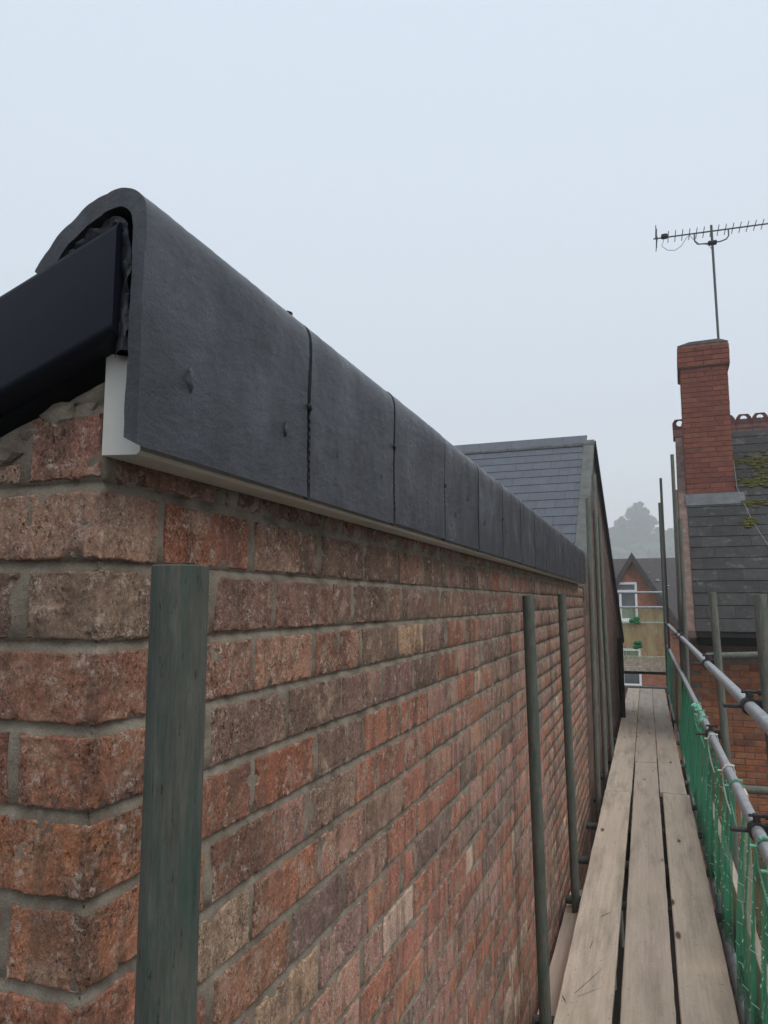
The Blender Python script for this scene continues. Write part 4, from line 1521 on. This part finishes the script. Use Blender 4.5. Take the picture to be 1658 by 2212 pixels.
for i in range(60):
    for k in range(12):
        a_ = i * 13 + k
        fs.append((a_, a_ + 1, a_ + 14, a_ + 13))
nf.add(vs_, fs, True)
o = nf.build('debris_net', M_NETFAR, fix=False); tag(o, 'pale see-through green net across the far end of the walkway', 'net')
for k, (x, z, rr, txt) in enumerate(((-.26, -.36, .10, 'upper green bundle of netting tied on the far net'), (-.20, -.86, .085, 'lower green bundle of netting tied on the far net'))):
    m_ = MB(); 
    for q in range(7):
        vs_, fs = lump((rnd.uniform(-.06, .06), rnd.uniform(-.02, .02), rnd.uniform(-.05, .04)), rr * rnd.uniform(.3, .55), k * 9 + q, (1.3, .5, .9)); m_.add(vs_, fs)
    o = m_.build('net_bundle', m_flat('bright_green_net_%d' % k, (0.03, 0.20, 0.07), 0.7, 0.2, 0.3, 20)); o.location = (x, 16.38, z)
    tag(o, txt, 'net bundle')
nf2 = MB(); vs_, fs = [], []
for i in range(31):
    for k in range(21):
        t = k / 20
        yv = 9.6 + 6.6 * i / 30
        vs_.append((.345 - .03 * t + .015 * math.sin(yv * 11), yv, -.87 - .8 * t))
for i in range(30):
    for k in range(20):
        a_ = i * 21 + k
        fs.append((a_, a_ + 1, a_ + 22, a_ + 21))
nf2.add(vs_, fs, True)
o = nf2.build('debris_net', M_NET, fix=False); tag(o, 'dark green net along the far right edge of the walkway', 'net')

# ------------------------------------------------------------------ house beyond the walkway
FH = empty('far_house', (-.43, 27.0, GZ), 0, 'orange brick house with steep gable and white windows beyond the walkway', 'house')
GA = 1.42 - GZ
w = MB(); w.box(-6, 5, .9, 7, 0, 5.6)
w.build('wall', M_WORK_FAR, FH)
w = MB(); w.prism([(-1.55, 0), (-1.55, GA - 2.6), (0, GA), (1.55, GA - 2.6), (1.55, 0)], .0, 2.5)
w.build('gable', M_WORK_FAR, FH)
rfm = MB()
RZF = 1.74 - GZ
rfm.prism([(.5, 5.45), (4.0, RZF), (7.5, 5.45), (7.5, 5.3), (4.0, RZF - .18), (.5, 5.3)], -6.3, 5.3, 'x')
rf_far = rfm.build('roof', M_SLATE_BROWN, FH)
rg = MB()
sl_ = 2.6 / 1.55
for sgn in (-1, 1):
    rg.prism([(0, GA + .30), (sgn * 1.75, GA + .30 - 1.75 * sl_), (sgn * 1.75, GA - .02 - 1.75 * sl_), (0, GA - .02)], -.22, 3.6)
rg.build('gable_roof', M_SLATE_BROWN, FH)
li = MB()
for k in range(16):
    px = rnd.uniform(.2, 1.2); t = rnd.uniform(.1, .9)
    vs_, fs = lump((px, .5 + 3.5 * t - .02, 5.47 + (RZF - 5.45) * t + .02), rnd.uniform(.02, .05), k, (1.4, 1, .5)); li.add(vs_, fs)
o = li.build('lichen', m_flat('pale_lichen', (0.45, 0.43, 0.42), 0.9, 0.1), FH); stuff(o)


def window(parent, x0, x1, z0, z1, y, transom=None, mull=True):
    fr = MB(); t = .075
    fr.box(x0, x1, y - .05, y + .02, z0, z0 + t); fr.box(x0, x1, y - .05, y + .02, z1 - t, z1)
    fr.box(x0, x0 + t, y - .05, y + .02, z0 + t, z1 - t); fr.box(x1 - t, x1, y - .05, y + .02, z0 + t, z1 - t)
    zt_ = z1 - t
    if transom:
        fr.box(x0 + t, x1 - t, y - .052, y + .02, transom - t / 2, transom + t / 2); zt_ = transom - t / 2
    if mull:
        xm = (x0 + x1) / 2
        fr.box(xm - t / 2, xm + t / 2, y - .051, y + .02, z0 + t, zt_)
    f = fr.build('window', M_WHITE, parent)
    gl = MB(); gl.box(x0 + .02, x1 - .02, y - .015, y + .005, z0 + .02, z1 - .02); gl.build('pane', M_GLASS, f)
    si = MB(); si.bbox(x0 - .06, x1 + .06, y - .12, y + .01, z0 - .07, z0 - .002, .01); si.build('sill', M_WHITE, f)
    return f


zo = -GZ
window(FH, -.98, .125, -.60 + zo, .70 + zo, -.005, .40 + zo)
window(FH, -1.02, .16, -2.80 + zo, -1.55 + zo, -.005)

# ------------------------------------------------------------------ trees far behind
M_LEAF = NT('tree_foliage', 0.8, 0.2)
_r = M_LEAF.noise(M_LEAF.pos(), 0.9, 3)
M_LEAF = M_LEAF.fin(M_LEAF.ramp(_r, [(0.3, (0.045, 0.062, 0.030)), (0.7, (0.10, 0.115, 0.060))]))
M_BARK = m_flat('tree_bark', (0.10, 0.085, 0.07), 0.95, 0.1, 0.3, 3)


def tree(x, y, h, rx, seed, label, narrow=1.0):
    rr = random.Random(seed)
    t = empty('tree', (x, y, GZ), 0, label, 'tree', 'trees beyond the roofs')
    tr = MB(); limbs = []
    tr.tube([(0, 0, 0), (.3, 0, h * .3), (-.2, .2, h * .62), (.1, 0, h * .92)], [h * .022, h * .017, h * .010, .05], 8)
    clumps = []
    for k in range(150):
        while True:
            q = Vector((rr.uniform(-1, 1), rr.uniform(-1, 1), rr.uniform(-1, 1)))
            if .12 < q.length < 1:
                break
        lob = 1.0 + .22 * math.sin(q.z * 7 + seed + 2 * q.x)
        c = Vector((q.x * rx * lob, q.y * rx * lob, h * (.60 + .37 * q.z)))
        u = c.z / h
        clumps.append((c, rx * rr.uniform(.10, .20)))
        base = Vector((0, 0, h * max(.15, u - .22)))
        if k % 6 == 0:
            tr.tube([base, base.lerp(c, .55) + Vector((0, 0, .4)), c], [h * .007, h * .004, .03], 5)
    tr.build('trunk', M_BARK, t)
    n = 12000
    V = np.zeros((n * 4, 3)); per = n // len(clumps)
    rs = np.random.RandomState(seed)
    i = 0
    for (c, r_) in clumps:
        q = rs.normal(size=(per, 3)); q /= np.linalg.norm(q, axis=1)[:, None]
        q *= (r_ * rs.uniform(.2, 1.5, per) ** .8)[:, None] * np.array([1.15, 1.15, .9])
        p = q + np.array(c)
        u = rs.normal(size=(per, 3)); u /= np.linalg.norm(u, axis=1)[:, None]
        v = np.cross(u, rs.normal(size=(per, 3))); v /= np.linalg.norm(v, axis=1)[:, None] + 1e-9
        s_ = rs.uniform(.22, .5, per)[:, None]
        for k, (aa, bb_) in enumerate(((-1, -.5), (1, -.6), (.9, .6), (-.8, .5))):
            V[i * 4 + k:(i + per) * 4:4] = p + u * aa * s_ + v * bb_ * s_
        i += per
    F = np.arange(i * 4).reshape(-1, 4)
    o = link('crown', np_mesh('crown', V[:i * 4], F), M_LEAF, t)
    o['kind'] = 'stuff'
    return t


TY = 330.0
HZ = 17.0                                         # the ground has risen to here where the trees stand
hill = MB()
hv, hf = [], []
for i in range(41):
    for k in range(25):
        x, yv = -500 + 25 * i, 60 + 30 * k
        t = min(1, max(0, (yv - 80) / 240)); t = t * t * (3 - 2 * t)
        hv.append((x, yv, GZ - .3 + (HZ - GZ + .3) * t + 1.2 * math.sin(x * .013 + yv * .02) * t))
for i in range(40):
    for k in range(24):
        a_ = i * 25 + k
        hf.append((a_, a_ + 1, a_ + 26, a_ + 25))
hill.add(hv, hf, True)
struct(hill.build('hill', m_flat('hill_grass', (0.055, 0.065, 0.035), 0.95, 0.1, 0.3, .1), fix=False))
for (x, h, rx, sd_, lb, dy) in ((-1.6, 27.5, 5.6, 11, 'tallest misty tree rising above the far roof', 0), (-8.2, 22.0, 5.2, 21, 'misty tree forming the left shoulder of the tall clump', 6),
                                (-14.5, 17.5, 6.0, 12, 'lower misty tree left of the clump, behind the gable', 8), (7.6, 16.5, 6.0, 13, 'low misty tree right of the tallest one', 5),
                                (-24, 18, 7, 14, 'misty tree hidden mostly behind the slate-roofed house', 10), (17, 15.5, 7, 16, 'misty tree behind the dark slim pole', 8)):
    o = tree(x, TY + dy, h, rx, sd_, lb)
    o.location.z = HZ - 1.5
hd = MB()
for i in range(150):
    x = -60 + i * .8
    vs_, fs = lump((x + rnd.uniform(-.5, .5), TY - 12 + rnd.uniform(-3, 3), HZ - 1 + rnd.uniform(0, 6.5)), rnd.uniform(1.6, 3.2), i, (1, 1, 1))
    hd.add(vs_, fs)
o = hd.build('hedge', M_LEAF); o['kind'] = 'stuff'; o['label'] = 'distant misty belt of trees'; o['category'] = 'trees'

# ------------------------------------------------------------------ mist
hz = MB(); hz.box(-150, 150, -25, 372, GZ - 1.0, 46.0)
hm = bpy.data.materials.new('mist'); hm.use_nodes = True
ht = hm.node_tree; ht.nodes.clear()
vol = ht.nodes.new('ShaderNodeVolumePrincipled')
vol.inputs['Color'].default_value = (0.98, 0.985, 0.99, 1)
vol.inputs['Density'].default_value = 0.0028
vol.inputs['Anisotropy'].default_value = 0.2
ho = ht.nodes.new('ShaderNodeOutputMaterial')
ht.links.new(vol.outputs[0], ho.inputs['Volume'])
o = hz.build('haze', hm); o['kind'] = 'stuff'
